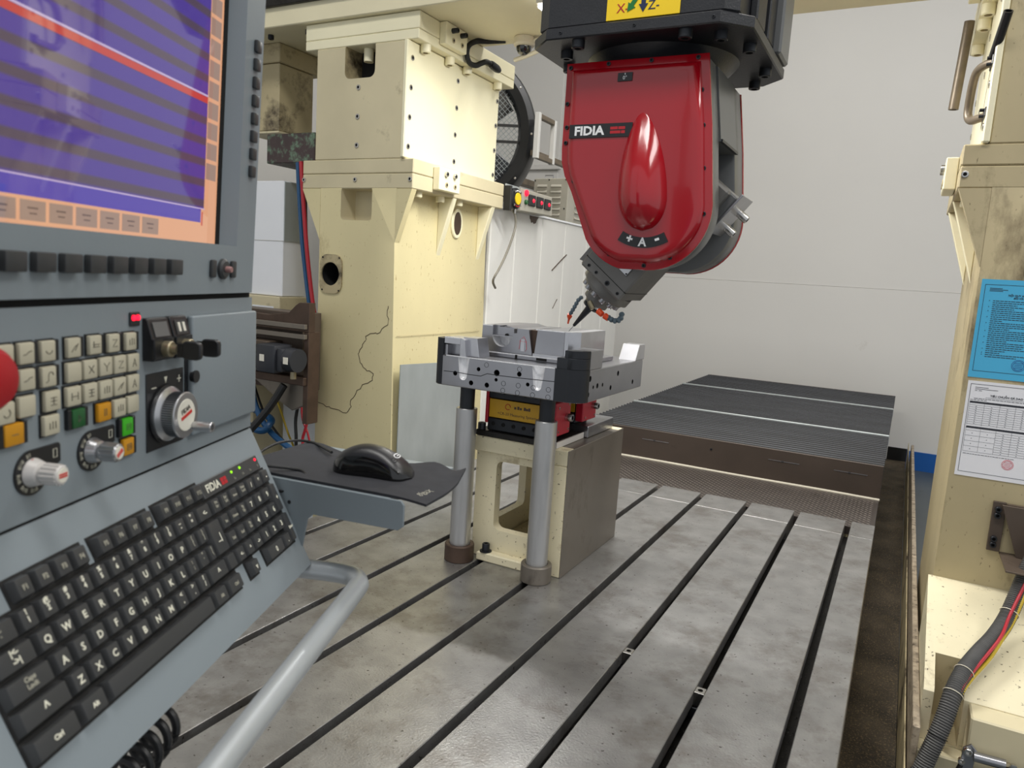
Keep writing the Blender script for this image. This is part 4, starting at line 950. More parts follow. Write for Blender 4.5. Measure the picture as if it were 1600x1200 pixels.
# cover door with latch
x1, y1 = 0-.0015, .1425
g = G(); g.box(-.1450, x1, .0205, y1, 0, .0065, .0022, 3); dr = con(g, 'cover_door', 'console', PF)
g = G(); g.cyl((-.1412, .0815, .004), (-.1412, .0815, .0085), .0062, n=18); con(g, 'door_latch', 'black', PF, dr) if False else con(g, 'door_latch', 'black', I4, dr)
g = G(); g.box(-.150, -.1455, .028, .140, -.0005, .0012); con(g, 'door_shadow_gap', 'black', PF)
g = G(); g.box(.0, .004, .070, .076, -.012, -.006); con(g, 'side_screw', 'black', PF)
# hand wheel
x, y = -.1845, .0508
g = G(); g.box(-.2155, -.1535, .0185, .0920, 0, .0012, .0004); hp = con(g, 'wheel_plate', 'black', PF)
g = G(); g.box(-.208, -.2005, .0775, .0785, .0012, .0016); con(g, 'minus_mark', 'legend', I4, hp)
g = G(); g.prism([(-.1875, .0865), (-.1825, .0865), (-.185, .0805)], .0012, .0016, 'z'); con(g, 'index_mark', 'legend', I4, hp)
g = G(); g.box(-.165, -.1585, .0815, .0825, .0012, .0016); g.box(-.1622, -.1612, .0785, .0855, .0012, .0016); con(g, 'plus_mark', 'legend', I4, hp)
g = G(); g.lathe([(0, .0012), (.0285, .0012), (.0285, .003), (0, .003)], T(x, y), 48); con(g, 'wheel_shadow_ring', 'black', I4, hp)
g = G(); g.lathe([(0, .003), (.0262, .003), (.0262, .0055), (.0225, .0085), (.0212, .009), (.0212, .0195), (.0222, .0200), (.0222, .0210), (.0212, .0218), (0, .0218)], n=60)
hw = con(g, 'hand_wheel', 'alu', PF @ T(x, y))
g = G(); rr = 60
for i in range(rr):
    a = 2*math.pi*i/rr; g.cyl((.0213*math.cos(a), .0213*math.sin(a), .0095), (.0213*math.cos(a), .0213*math.sin(a), .0192), .0006, n=5, cap=False)
con(g, 'knurled_grip', 'alu_dark', I4, hw, kind='stuff')
g = G(); g.lathe([(0, .0218), (.0155, .0218), (.0152, .0222), (0, .0222)], T(0, 0), 36); wcap = con(g, 'wheel_cap', 'cap_cream', I4, hw)
g = G(); g.box(-.0095, .0095, -.0016, .0016, .0221, .0226); con(g, 'red_bar', 'cap_red', RZ(18) , hw)
text('lettering', 'FIDIA', .0066, 'icon', hw, T(-.0015, .0052, .0224) @ RZ(18), bold=.0001)
g = G(); g.lathe([(0, .0218), (.0042, .0218), (.0042, .0236), (.0046, .0240), (.0050, .040), (.0052, .0412), (.0046, .0420), (.0026, .0420), (.0026, .038), (0, .038)], T(.0118, -.0128), 22)
con(g, 'crank_grip', 'alu', I4, hw)
# override knobs
for u, v, k in ((-.3560, .0372, 1), (-.2900, .0385, 2)):
    x, y = tru(u, v, .001)
    pts = [(x+.0155*math.cos(R(a)), y+.0155*math.sin(R(a))) for a in range(90, 361, 15)]
    pts = [(x+.0170*math.cos(R(a)), y+.0170*math.sin(R(a))) for a in range(100, 350, 12)] + [(x+.024, y-.0005), (x+.0295, y+.002), (x+.0295, y+.0145), (x+.028, y+.0165)]
    g = G(); g.prism(pts, 0, .0012, 'z'); kp = con(g, 'dial_plate', 'black', PF)
    g = G()
    for i in range(11):
        a = R(110+22*i); g.box(-.0007, .0007, .0118, .0150, .0012, .0016, m=T(x, y) @ Matrix.Rotation(a-math.pi/2, 4, 'Z'))
    con(g, 'scale_marks', 'legend_dim', I4, kp)
    for i in range(6):
        a = R(100+44*i); text('lettering', str(20*i), .0042, 'legend_dim', kp, T(x+.0135*math.cos(a), y+.0135*math.sin(a), .0014) @ Matrix.Rotation(a-math.pi/2, 4, 'Z'))
    g = G(); g.tube([(x+.0215, y+.006, .0014), (x+.0215, y+.0125, .0014), (x+.0255, y+.0125, .0014), (x+.0255, y+.006, .0014), (x+.0215, y+.006, .0014)], .0003, 5); con(g, 'dial_icon', 'legend', I4, kp)
    prof = [(0, .0012), (.0105, .0012), (.0108, .002), (.0085, .0085), (.0066, .0095), (.0066, .0105), (.0075, .011), (.0070, .0242), (.0064, .0250), (0, .0250)]
    g = G(); g.lathe(prof, n=40); kb = con(g, 'override_knob', 'white_knob' if k == 1 else 'alu', PF @ T(x, y))
    g = G()
    for i in range(14):
        a = 2*math.pi*i/14; g.cyl((.0072*math.cos(a), .0072*math.sin(a), .012), (.0069*math.cos(a), .0069*math.sin(a), .0238), .0011, n=6)
    con(g, 'knob_ribs', 'white_knob' if k == 1 else 'alu', I4, kb)
    g = G(); g.lathe([(0, .025), (.0055, .025), (.0052, .0254), (0, .0254)], n=24); con(g, 'knob_cap', 'cap_cream', I4, kb)
    g = G(); g.box(-.0042, .0042, .0003, .0016, .0253, .0257); g.box(-.0042, .0042, -.0016, -.0003, .0253, .0257); con(g, 'knob_mark', 'cap_red', RZ(0 if k == 1 else 35), kb)
    g = G(); g.box(-.0006, .0006, .0092, .0106, .0015, .0035); con(g, 'pointer', 'cap_red' if k == 1 else 'black', RZ(10 if k == 1 else 40), kb)

# keyboard: keys are parts of the console, legends their sub-parts
UN = .01905; ROW = {'F': -.0392, 'D': -.0596, 'Q': -.0785, 'A': -.0977, 'Z': -.1166, 'S': -.1375}
_km = {}
def key(u0, u1, row, leg='', sz=.0075, dim=False, dx=0., h=None, yc=None, dy=0.):
    w = u1-u0; h = h or UN; k = (round(w, 4), round(h, 4))
    if k not in _km:
        g = G(); t = .0065; s = .0028; e = .0004; a, b = w/2-e, h/2-e
        A = [g.bm.verts.new(p) for p in ((-a, -b, -.003), (a, -b, -.003), (a, b, -.003), (-a, b, -.003))]
        B = [g.bm.verts.new(p) for p in ((-a+s, -b+s, t), (a-s, -b+s, t), (a-s, b-s*.6, t+.0006), (-a+s, b-s*.6, t+.0006))]
        fs = [g.bm.faces.new(B)]
        for i in range(4): fs.append(g.bm.faces.new((A[i], A[(i+1) % 4], B[(i+1) % 4], B[i])))
        bmesh.ops.recalc_face_normals(g.bm, faces=fs)
        bmesh.ops.bevel(g.bm, geom=list(set(fs[0].edges) | set(e_ for v in B for e_ in v.link_edges)), offset=.0011, segments=2, affect='EDGES', profile=.6)
        _km[k] = g.mesh('key', 'key_black')
    y = yc if yc is not None else ROW[row]
    o = link('key', _km[k], cn, KF @ T((u0+u1)/2, y, .0005))
    if leg: text('legend', leg, sz, 'legend_dim' if dim else 'legend', o, T(dx, dy, .0071), ext=.0001, bold=.00022)
    return o
# wells (recesses) the keys sit in
def well(x0, x1, y0, y1):
    g = G(); g.box(x0-.0012, x1+.0012, y0-.0012, y1+.0012, -.001, .0006); con(g, 'key_well', 'well', KF)
hu = UN/2
well(-.4045, -.3273, -.0487, -.0297); well(-.3178, -.2400, -.0487, -.0297); well(-.2317, -.1548, -.0487, -.0297); well(-.4428, -.4240, -.0487, -.0297)
well(-.4440, -.0165, -.1260, -.0502); well(-.4440, -.1545, -.1470, -.1260); well(-.1345, -.1150, -.1470, -.1260); well(-.0945, -.0165, -.1470, -.1260)
key(-.4428, -.4240, 'F', 'Esc', .005, True)
for i in range(12):
    c = [-.3948, -.3756, -.3562, -.3369, -.3082, -.2889, -.2695, -.2497, -.2221, -.2030, -.1835, -.1643][i]
    key(c-hu, c+hu, 'F', 'F%d' % (i+1), .0052, True)
key(-.4400-.004, -.4027-hu, 'D', '~\n`', .005, True)
for i, s in enumerate(('!\n1', '@\n2', '#\n3', '$\n4', '%\n5', '^\n6', '&\n7', '*\n8', '(\n9', ')\n0', '_\n-', '+\n=')):
    c = -.4027+UN*i; key(c-hu, c+hu, 'D', s, .0056, dx=-.001, dy=.0025)
e0 = -.4027+UN*11+hu
key(e0, -.1560, 'D', '<-', .0075)
for i, (s, z) in enumerate((('Prt\nScr', .004), ('Scr\nLck', .004), ('Pause', .0036), ('Num\nLock', .004), ('/', .0075), ('*', .0085), ('-', .0085))):
    c = -.1455+.0195*i; key(c-.0097, c+.0097, 'D', s, z, z < .005, dy=.0015 if '\n' in s else 0)
key(-.4400-.004, -.397-hu, 'Q', '|<-\n->|', .006, dy=.002)
for i, s in enumerate('QWERTYUIOP'):
    c = -.397+UN*i; key(c-hu, c+hu, 'Q', s, .0080)
for i, s in enumerate(('{\n[', '}\n]')):
    c = -.397+UN*(10+i); key(c-hu, c+hu, 'Q', s, .0052, True, dy=.002)
ke = -.397+UN*11+hu
key(ke, -.1510, 'Q', '_|', .010, yc=-.0881, h=UN*2)
for i, s in enumerate(('Ins', 'Home', 'Pg\nUp')):
    c = -.1413+.0193*i; key(c-hu, c+hu, 'Q', s, .0042, True, dy=.0015 if '\n' in s else 0)
for i, s in enumerate('789'):
    c = -.0840+.0203*i; key(c-.0101, c+.0101, 'Q', s, .0085)
key(-.0333, -.0170, 'Q', '+', .0085, yc=-.0881, h=UN*2)
key(-.4440, -.3919-hu, 'A', 'Caps\nLock', .0048, True, dy=.0015)
for i, s in enumerate('ASDFGHJKL'):
    c = -.3919+UN*i; key(c-hu, c+hu, 'A', s, .0080)
for i, s in enumerate((':\n;', '"\n\'')):
    c = -.3919+UN*(9+i); key(c-hu, c+hu, 'A', s, .0052, True, dy=.002)
c = -.3919+UN*11; key(c-hu, ke-.0002, 'A', '|\n\\', .0052, True, dy=.002) if ke-(c-hu) > .012 else None
for i, s in enumerate(('Del', 'End', 'Pg\nDn')):
    c = -.1413+.0193*i; key(c-hu, c+hu, 'A', s, .0042, True, dy=.0015 if '\n' in s else 0)
for i, s in enumerate('456'):
    c = -.0840+.0203*i; key(c-.0101, c+.0101, 'A', s, .0085)
key(-.4440, -.3868-hu, 'Z', '^', .011)
for i, s in enumerate('ZXCVBNM'):
    c = -.3868+UN*i; key(c-hu, c+hu, 'Z', s, .0080)
for i, s in enumerate(('<\n,', '>\n.', '?\n/')):
    c = -.3868+UN*(7+i); key(c-hu, c+hu, 'Z', s, .0058, dy=.002)
e1 = -.3868+UN*9+hu
key(e1, -.1700, 'Z', '^', .010)
for i, (c, s) in enumerate(((-.1601, ''), (-.1402, '<-'), (-.1203, '^'), (-.1004, '->'))): key(c-.0099, c+.0099, 'Z', s, .006)
for i, s in enumerate('123'):
    c = -.0805+.0198*i; key(c-.0098, c+.0098, 'Z', s, .0085)
key(-.0310, -.0170, 'Z', 'Enter', .0046, yc=-.127, h=UN*2.05, dim=False)
key(-.4440, -.4000, 'S', 'Ctrl', .005); key(-.3990, -.3705, 'S', 'Alt', .005); key(-.3695, -.2135, 'S', '')
key(-.2125, -.1865, 'S', 'Alt', .0045, True); key(-.1855, -.1555, 'S', 'Ctrl', .0045, True)
key(-.1342, -.1153, 'S', 'v', .008); key(-.0942, -.0520, 'S', '0', .0085); key(-.0515, -.0318, 'S', '.', .008)
# badge strip
g = G(); g.box(-.1540, -.0265, -.0485, -.0315, 0, .0045, .0006); bs = con(g, 'badge_strip', 'fork_grey', KF)
g = G(); g.box(-.1530, -.0275, -.0477, -.0323, .0045, .0049); con(g, 'strip_face', 'key_black', I4, bs)
text('lettering', 'FIDIA', .0118, 'legend', bs, T(-.1335, -.0405, .0051), ext=.0001, bold=.0003)
g = G()
for dx in (0, .0062):
    for dy in (0, .0042): g.box(-.1165+dx, -.1110+dx, -.0442+dy, -.0406+dy, .0049, .0052)
con(g, 'logo_block', 'red_print', I4, bs)
for u, m in ((-.0905, 'led_green'), (-.0715, 'led_green'), (-.0330, 'led_red')):
    g = G(); g.lathe([(0, .0049), (.0017, .0049), (.0013, .0058), (0, .0062)], T(u, -.0362), 14); con(g, 'indicator_led', m, I4, bs)
for u, s in ((-.0885, '1a'), (-.0690, '1A'), (-.0515, '1a'), (-.0325, '9')): text('lettering', s, .0045, 'legend_dim', bs, T(u, -.0440, .0051), ext=.0001)

# tubular handle
g = G(); g.tube([(.03, .02, -.182), (.012, -.03, -.178), (.006, -.085, -.176), (.003, -.118, -.176), (-.004, -.136, -.176), (-.020, -.1465, -.176), (-.045, -.149, -.176), (-.20, -.1475, -.176), (-.36, -.1465, -.176), (-.50, -.147, -.176), (-.530, -.140, -.176), (-.540, -.12, -.176), (-.541, -.06, -.176), (-.541, 0, -.176)], .0122, 20, smooth=8)
con(g, 'handle_bar', 'tube_grey', label='silver tubular handle')
for x, y in ((.012, -.03), (-.541, -.02)):
    g = G(); g.box(x-.018, x+.018, y-.004, y+.05, -.172, -.166, .001); con(g, 'handle_bracket', 'console')
# mouse tray on the end of the console
TF = T(.009, -.042, -.0615) @ RZ(-105.7)       # x along the tray front, outward from the face; y toward the far end
g = G(); g.box(-.09, .150, -.003, .165, -.004, 0, .001); tr = con(g, 'mouse_tray', 'console', TF)
g = G(); g.prism([(-.075, 0), (.1655, 0), (.170, -.005), (.170, -.030), (.163, -.036), (.045, -.038), (.037, -.045), (.030, -.082), (.020, -.090), (-.01, -.090), (-.075, -.06)], -.006, -.003, 'y', bev=.0006); con(g, 'tray_plate', 'console', I4, tr)
g = G(); g.cyl((.010, -.0065, -.028), (.010, -.005, -.028), .0025, n=10); con(g, 'plate_screw', 'black', I4, tr)
# arm that carries the console
g = G(); g.tube([(-.27, .16, .45), (-.27, .20, .45), (-.27, .24, .48), (-.27, .25, .54), (-.27, .25, 3.2)], .03, 20, smooth=6); con(g, 'support_arm', 'tube_grey')

# mouse pad and mouse, resting on the tray
TW = W[cn] @ TF
g = G(); N1, N2 = 26, 20; grid = []
for i in range(N1+1):
    row = []
    for j in range(N2+1):
        x = -.085+.281*i/N1; y = -.0015+.150*j/N2
        # sags past the tray's end, far outer corner curls up
        dz = 0
        if x > .150: dz -= ((x-.150)/.065)**1.6*.006
        if x > .17 and y > .10: dz += ((x-.17)/.045)*((y-.10)/.05)*.016
        if j > N2*.8 : dz += .004*math.sin(i*.7)*((j/N2)-.8)/.2
        xx = x - max(0, x-.12)/.08*.022*(max(0, y-.04)/.11)**1.5
        row.append((xx, y, .0006+dz))
    grid.append(row)
top = [[g.bm.verts.new((p[0], p[1], p[2]+.003)) for p in r] for r in grid]; bot = [[g.bm.verts.new(p) for p in r] for r in grid]
for i in range(N1):
    for j in range(N2):
        g.bm.faces.new((top[i][j], top[i+1][j], top[i+1][j+1], top[i][j+1])); g.bm.faces.new((bot[i][j], bot[i][j+1], bot[i+1][j+1], bot[i+1][j]))
for i in range(N1):
    g.bm.faces.new((top[i][0], bot[i][0], bot[i+1][0], top[i+1][0])); g.bm.faces.new((top[i][N2], top[i+1][N2], bot[i+1][N2], bot[i][N2]))
for j in range(N2):
    g.bm.faces.new((top[0][j], top[0][j+1], bot[0][j+1], bot[0][j])); g.bm.faces.new((top[N1][j], bot[N1][j], bot[N1][j+1], top[N1][j+1]))
bmesh.ops.recalc_face_normals(g.bm, faces=g.bm.faces[:])
mp = tag(link('mouse_pad', g.mesh('mouse_pad', 'mousepad'), None, TW), 'dark grey cloth mouse pad lying on the tray beside the console', 'mouse pad')
text('lettering', 'gigaX', .012, 'legend_dim', mp, T(.176, .032, .0022) @ RY(6) @ RZ(75), ext=.0001)
MW = TW @ T(.083, .068, .0040) @ RZ(2) @ Matrix.Scale(.88, 4)
ms = thing('computer_mouse', 'black glossy computer mouse on the dark cloth pad', 'mouse', m=MW)
# hull lofted along its length: x from the buttons (-) to the palm (+)
g = G(); sec = []
NX, NA = 22, 18
for i in range(NX+1):
    t = i/NX; x = -.062+.124*t
    w = .0315*(1-abs(2*t-1)**5.0)**.5*(.93+.10*math.cos(2*math.pi*(t-.15)))+.0005
    h = (.040*math.sin(math.pi*min(1, .14+.80*t))**.85)*(1-abs(2*t-1)**9)**.5+.0008
    row = [(x, w*math.copysign(abs(math.cos(a))**.75, math.cos(a)), h*abs(math.sin(a))**.85) for a in [math.pi*k/NA for k in range(NA+1)]]
    sec.append([g.bm.verts.new(p) for p in row])
for a, b in zip(sec, sec[1:]):
    for k in range(NA):
        f = g.bm.faces.new((a[k], b[k], b[k+1], a[k+1])); f.material_index = 1 if 4 <= k < NA-4 else 0
    g.bm.faces.new((a[0], a[NA], b[NA], b[0]))
g.bm.faces.new(sec[0]); g.bm.faces.new(list(reversed(sec[-1])))
bmesh.ops.recalc_face_normals(g.bm, faces=g.bm.faces[:])
me = g.mesh('mouse_shell', ['black_gloss', 'black']); finish(me, 70); link('mouse_shell', me, ms)
g = G(); g.lathe([(0, -.0035), (.009, -.0035), (.0105, -.002), (.0105, .002), (.009, .0035), (0, .0035)], T(-.035, 0, .0215) @ RX(90), 20); link('scroll_wheel', g.mesh('scroll_wheel', 'black_matt'), ms)
g = G(); g.tube([(.006*math.cos(a), .004*math.sin(a), 0) for a in [R(40+i*20) for i in range(15)]], .0008, 6); g.tube([(-.001, 0, 0), (.005, 0, 0), (.005, -.002, 0)], .0008, 6)
link('mouse_emblem', g.mesh('mouse_emblem', 'white_print'), ms, T(.040, -.006, .0318) @ RY(26) @ RX(8) @ RZ(90))
Mi = W[ms].inverted()
g = G(); g.tube([Mi @ (W[cn] @ V(p)) for p in ((.113, -.063, -.052), (.135, -.045, -.053), (.165, -.018, -.054), (.170, .010, -.054), (.135, .025, -.052), (.085, .03, -.056), (.035, .02, -.060), (.012, -.01, -.050), (.030, -.045, -.056), (.020, -.062, -.060), (.006, -.05, -.075), (.004, -.02, -.080))], .0022, 8, smooth=8)
link('mouse_cable', g.mesh('mouse_cable', 'cable_black'), ms)

# coiled cable hanging below the console
g = G(); P = []
for i in range(95):
    a = i*.30; t = i/95
    P.append((-.215-.10*t+.010*math.cos(a), -.03, -.185-.06*math.sin(t*3.0)-.05*t) if False else (-.245-.062*t, -.035+.015*math.cos(a), -.228-.016*t+.017*math.sin(a)))
g.tube([CW @ V(p) for p in P], .0038, 8)
cc = solo(g, 'coiled_cable', 'cable_black', 'black coiled cable hanging below the console', 'cable', tuple(CW @ V((-.25, -.03, -.22))))

# ---------------------------------------------------------------- notices and fittings on the far column
def notice(name, x, z, m, lbl):
    t = thing(name, lbl, 'notice', (x+.105, 2.6385, z), 'notices on the column')
    g = G(); g.box(x, x+.210, 2.6372, 2.6388, z, z+.297); g.done('sheet', m, t); return t
def ink(t, name, m, boxes):
    g = G()
    for x0, x1, z0, z1 in boxes: g.box(x0, x1, 2.6366, 2.6371, z0, z1)
    return g.done(name, m, t)
def frame(x0, x1, z0, z1, w=.0011): return [(x0, x1, z0, z0+w), (x0, x1, z1-w, z1), (x0, x0+w, z0, z1), (x1-w, x1, z0, z1)]
rnd = random.Random(21)
nb = notice('blue_notice', .181, .708, 'paper_blue', 'bright blue printed notice taped to the grimy column')
ink(nb, 'border', 'ink', frame(.191, .381, .728, .990))
body_lines = []
z = .942
first = True
for para in (3, 2, 3, 3, 4, 3, 3, 3, 2, 1, 2):
    for i in range(para):
        x = .2165; end = .362 if i < para-1 else rnd.uniform(.245, .32)
        if i == 0: body_lines.append((.2065, .2085, z-.0012, z+.0008))
        while x < end:
            w = rnd.uniform(.004, .012); body_lines.append((x, min(x+w, end), z-.0011, z+.0009)); x += w+.0016
        z -= .0060
ink(nb, 'print_lines', 'ink', body_lines)
ink(nb, 'print_heading', 'ink', [(.204, .236, .978, .9797), (.204, .250, .974, .9757), (.204, .238, .970, .9717)])
text('lettering', 'NỘI QUY AN TOÀN', .0075, 'ink', nb, on(nb, T(.287, 2.6367, .9595) @ RX(90)), bold=.0002)
text('lettering', 'ĐỐI VỚI MÁY', .0065, 'ink', nb, on(nb, T(.287, 2.6367, .9515) @ RX(90)), bold=.0002)
def stamp(t, x, z, r, m):
    g = G()
    for q in (r, r*.8): g.tube([(x+q*math.cos(a), 2.6368, z+q*math.sin(a)) for a in [2*math.pi*i/28 for i in range(29)]], .0006, 5)
    for i in range(4): g.box(x-r*.6, x+r*.6, 2.6364, 2.6368, z-r*.5+r*.3*i, z-r*.43+r*.3*i)
    g.done('round_stamp', m, t)
stamp(nb, .305, .754, .017, 'stamp_blue')
nw = notice('white_notice', .185, .400, 'paper_white', 'white printed notice with two tables taped under the blue one')
ink(nw, 'border', 'ink', frame(.193, .385, .413, .688))
ink(nw, 'print_heading', 'ink', [(.206, .240, .6775, .6788), (.206, .265, .6725, .6738), (.206, .212, .6675, .6688), (.216, .224, .6675, .6688)])
text('lettering', 'TIÊU CHUẨN GÁ DAO', .0082, 'ink', nw, on(nw, T(.289, 2.6367, .655) @ RX(90)), bold=.0002)
b = [(.236, .342, .6484, .6490)]
x = .206
while x < .37: w = rnd.uniform(.004, .011); b.append((x, x+w, .6432, .6446)); x += w+.0016
for k in range(5): b.append((.197+.009*k, .204+.009*k, .6385, .6398))
for z0, z1 in ((.629, .635), (.551, .557)): b.append((.197, .381, z0, z1))
for i in range(10): b.append((.197, .381, .623-.0066*i, .6234-.0066*i))
for x in (.197, .236, .276, .316, .356, .381): b.append((x, x+.0004, .560, .629)); b.append((x, x+.0004, .478, .551))
for i in range(5): b.append((.197, .276, .544-.0165*i, .5444-.0165*i))
for i in range(10): b.append((.276, .381, .544-.0073*i, .5444-.0073*i))
for i in range(9):
    for x in (.214, .254, .294, .334): b.append((x, x+.0035, .6190-.0066*i, .6202-.0066*i))
for i in range(9):
    for x in (.294, .334): b.append((x, x+.0035, .5395-.0073*i, .5407-.0073*i))
for i in range(4):
    for x in (.214, .254): b.append((x, x+.0025, .535-.0165*i, .5365-.0165*i))
x = .199
while x < .33: w = rnd.uniform(.004, .010); b.append((x, x+w, .4700, .4713)); x += w+.0015
ink(nw, 'print_lines', 'ink', b)
stamp(nw, .318, .452, .015, 'stamp_red')
br = thing('gusset_bracket', 'brown triangular steel bracket bolted low on the grimy column', 'bracket', (.34, 2.6, .18), None)
g = G(); g.box(.298, .332, 2.628, 2.639, .182, .337, .001); g.done('back_plate', 'rust_bracket', br)
g = G(); g.box(.332, .50, 2.45, 2.639, .176, .1815, .001); g.done('shelf_plate', 'rust_bracket', br)
g = G(); g.prism([(.318, .335), (.50, .335), (.50, .182), (.372, .182)], 2.60, 2.608, 'y', bev=.001); g.done('web_plate', 'rust_bracket', br)
g = G(); g.prism([(.3185, .182), (.333, .182), (.333, .336), (.3185, .336)], 2.50, 2.628, 'y') if False else g.box(.3325, .50, 2.609, 2.627, .331, .337); g.done('top_plate', 'rust_bracket', br)
for z in (.315, .296, .222, .203): put('bolt', bolt_mesh(.009, .014, ('steel_black', 'void')), br, (.312, 2.628, z), (0, -1, 0))
cd_ = thing('flexible_conduit', 'thick dusty grey corrugated conduit hanging over the column base', 'conduit', (.2, 2.1, -.28))
pth = [(.425, 2.56, .30), (.402, 2.545, .228), (.384, 2.52, .175), (.348, 2.44, .068), (.313, 2.36, .022), (.272, 2.28, -.008), (.237, 2.2, -.035), (.214, 2.135, -.072), (.202, 2.10, -.118), (.189, 2.075, -.165), (.174, 2.055, -.215), (.163, 2.04, -.258), (.148, 2.02, -.32), (.14, 2.0, -.42)]
g = G(); g.tube([(x+.006, y-.012, z) for x, y, z in pth], .0225, 16, smooth=7, corr=.0032); g.done('corrugated_tube', 'conduit', cd_)
for i in (3, 6, 7, 9, 11):
    a, b_ = V(pth[i]), V(pth[i+1]) if i+1 < len(pth) else V(pth[i])
    d = (V(pth[min(i+1, 13)])-V(pth[i-1])).normalized(); s1 = d.cross(V((0, -1, .2))).normalized(); s2 = d.cross(s1)
    g = G(); c = V(pth[i])+V((.006, -.012, 0)); g.tube([c+(s1*math.cos(t)+s2*math.sin(t))*.0236 for t in [2*math.pi*k/20 for k in range(21)]], .0013, 6); g.done('cable_tie', 'white_plastic' if i < 9 else 'cable_black', cd_)
g = G(); g.tube([(.40, 2.50, .20), (.392, 2.48, .171), (.352, 2.40, .073), (.329, 2.32, .037), (.294, 2.25, 0), (.254, 2.17, -.035), (.234, 2.12, -.062), (.227, 2.11, -.115), (.214, 2.13, -.198), (.20, 2.14, -.22)], .0042, 8, smooth=6)
solo(g, 'red_cable', 'cable_red', 'thin red cable running alongside the corrugated conduit', 'cable', (.22, 2.12, -.22))
g = G(); g.tube([(.408, 2.50, .19), (.400, 2.485, .165), (.364, 2.405, .060), (.335, 2.335, .024), (.305, 2.265, -.010), (.264, 2.185, -.042), (.241, 2.13, -.062), (.221, 2.095, -.116), (.207, 2.07, -.162), (.196, 2.045, -.213), (.185, 2.025, -.241), (.172, 2.0, -.32)], .0045, 8, smooth=6)
solo(g, 'yellow_cable', 'cable_yellow', 'thin yellow cable tied under the red one along the conduit', 'cable', (.2, 2.08, -.3))
ac = thing('air_cylinder', 'small bright air cylinder on a bracket at the column base', 'air cylinder', (.30, 2.06, -.20))
g = G(); g.prism([(.252, -.172), (.268, -.158), (.282, -.172), (.278, -.23), (.262, -.245), (.250, -.225)], 2.055, 2.062, 'y', bev=.001); g.done('bracket_plate', 'steel_mill', ac)
g = G(); g.cyl((.276, 2.052, -.184), (.342, 2.052, -.181), .0125, n=22); g.done('barrel', 'steel_mill', ac)
g = G(); g.cyl((.342, 2.052, -.181), (.352, 2.052, -.1805), .0075, n=6); g.done('rod_nut', 'brass', ac)
g = G(); g.lathe([(0, 0), (.0085, 0), (.0095, .003), (.0095, .010), (0, .012)], T(.357, 2.05, -.178) @ RX(90), 6); g.done('end_fitting', 'chrome', ac)
put('bolt', bolt_mesh(.010, .012, ('chrome', 'chrome')), ac, (.263, 2.055, -.176), (0, -1, 0)); put('bolt', bolt_mesh(.008, .012, ('chrome', 'chrome')), ac, (.252, 2.055, -.205), (0, -1, 0))
for i, (p, nm) in enumerate(((((.300, 2.045, -.235), (.325, 2.045, -.210), (.355, 2.05, -.195), (.40, 2.06, -.188)), 'thick black hose looping under the small air cylinder'), (((.335, 2.04, -.26), (.348, 2.035, -.225), (.368, 2.035, -.200), (.42, 2.04, -.185)), 'black hose at the far end of the air cylinder'), (((.225, 2.04, -.30), (.240, 2.045, -.255), (.252, 2.05, -.215)), 'short black hose rising to the air cylinder bracket'))):
    g = G(); g.tube(p, .0085 if i < 2 else .006, 10, smooth=6); solo(g, 'black_hose', 'cable_black', nm, 'hose', p[0], 'hoses at the column base')
# pipes beside the upper carriage
g = G(); g.tube([(.1045, 2.30, 1.70), (.096, 2.33, 1.655), (.082, 2.42, 1.60)], .02, 16) if False else None
pu = thing('bent_pipe', 'worn grey bent pipe clamped to the carriage side plate', 'pipe', (.10, 2.6, 1.50))
g = G(); g.tube([(.136, 2.665, 1.640), (.112, 2.70, 1.642), (.094, 2.74, 1.636), (.087, 2.77, 1.61), (.085, 2.80, 1.55), (.087, 2.80, 1.515), (.096, 2.78, 1.497), (.114, 2.73, 1.492), (.138, 2.69, 1.492)], .0125, 14, smooth=6); g.done('pipe_bend', 'pipe_worn', pu)
for z in (1.640, 1.492):
    g = G(); g.box(.122, .144, 2.635, 2.72, z-.014, z+.014, .002); cl_ = g.done('pipe_clamp', 'black', pu)
    for dz in (-.009, .009): put('clamp_bolt', bolt_mesh(.005, .012, ('steel_black', 'void')), cl_, (.122, 2.66, z+dz), (-1, 0, 0))
g = G(); g.box(.138, .1445, 2.66, 2.74, 1.46, 1.64, .002); g.done('clamp_rail', 'chrome', pu)
g = G(); g.lathe([(.009, 0), (.0125, 0), (.0125, .13), (.009, .13), (.009, 0)], Matrix.Translation((.125, 2.66, 1.652)) @ zto(V((.02, -.10, .12))), 18); tag(g.done('open_tube', 'black'), 'short black open tube above the bent pipe', 'tube')
g = G(); g.lathe([(.012, 0), (.017, 0), (.017, .30), (.012, .30), (.012, 0)], Matrix.Translation((.050, 3.2, 1.625)) @ zto(V((.012, -.01, .30))), 18); tag(g.done('straight_pipe', 'pipe_worn'), 'straight worn pipe hanging beside the carriage clamp plate', 'pipe')

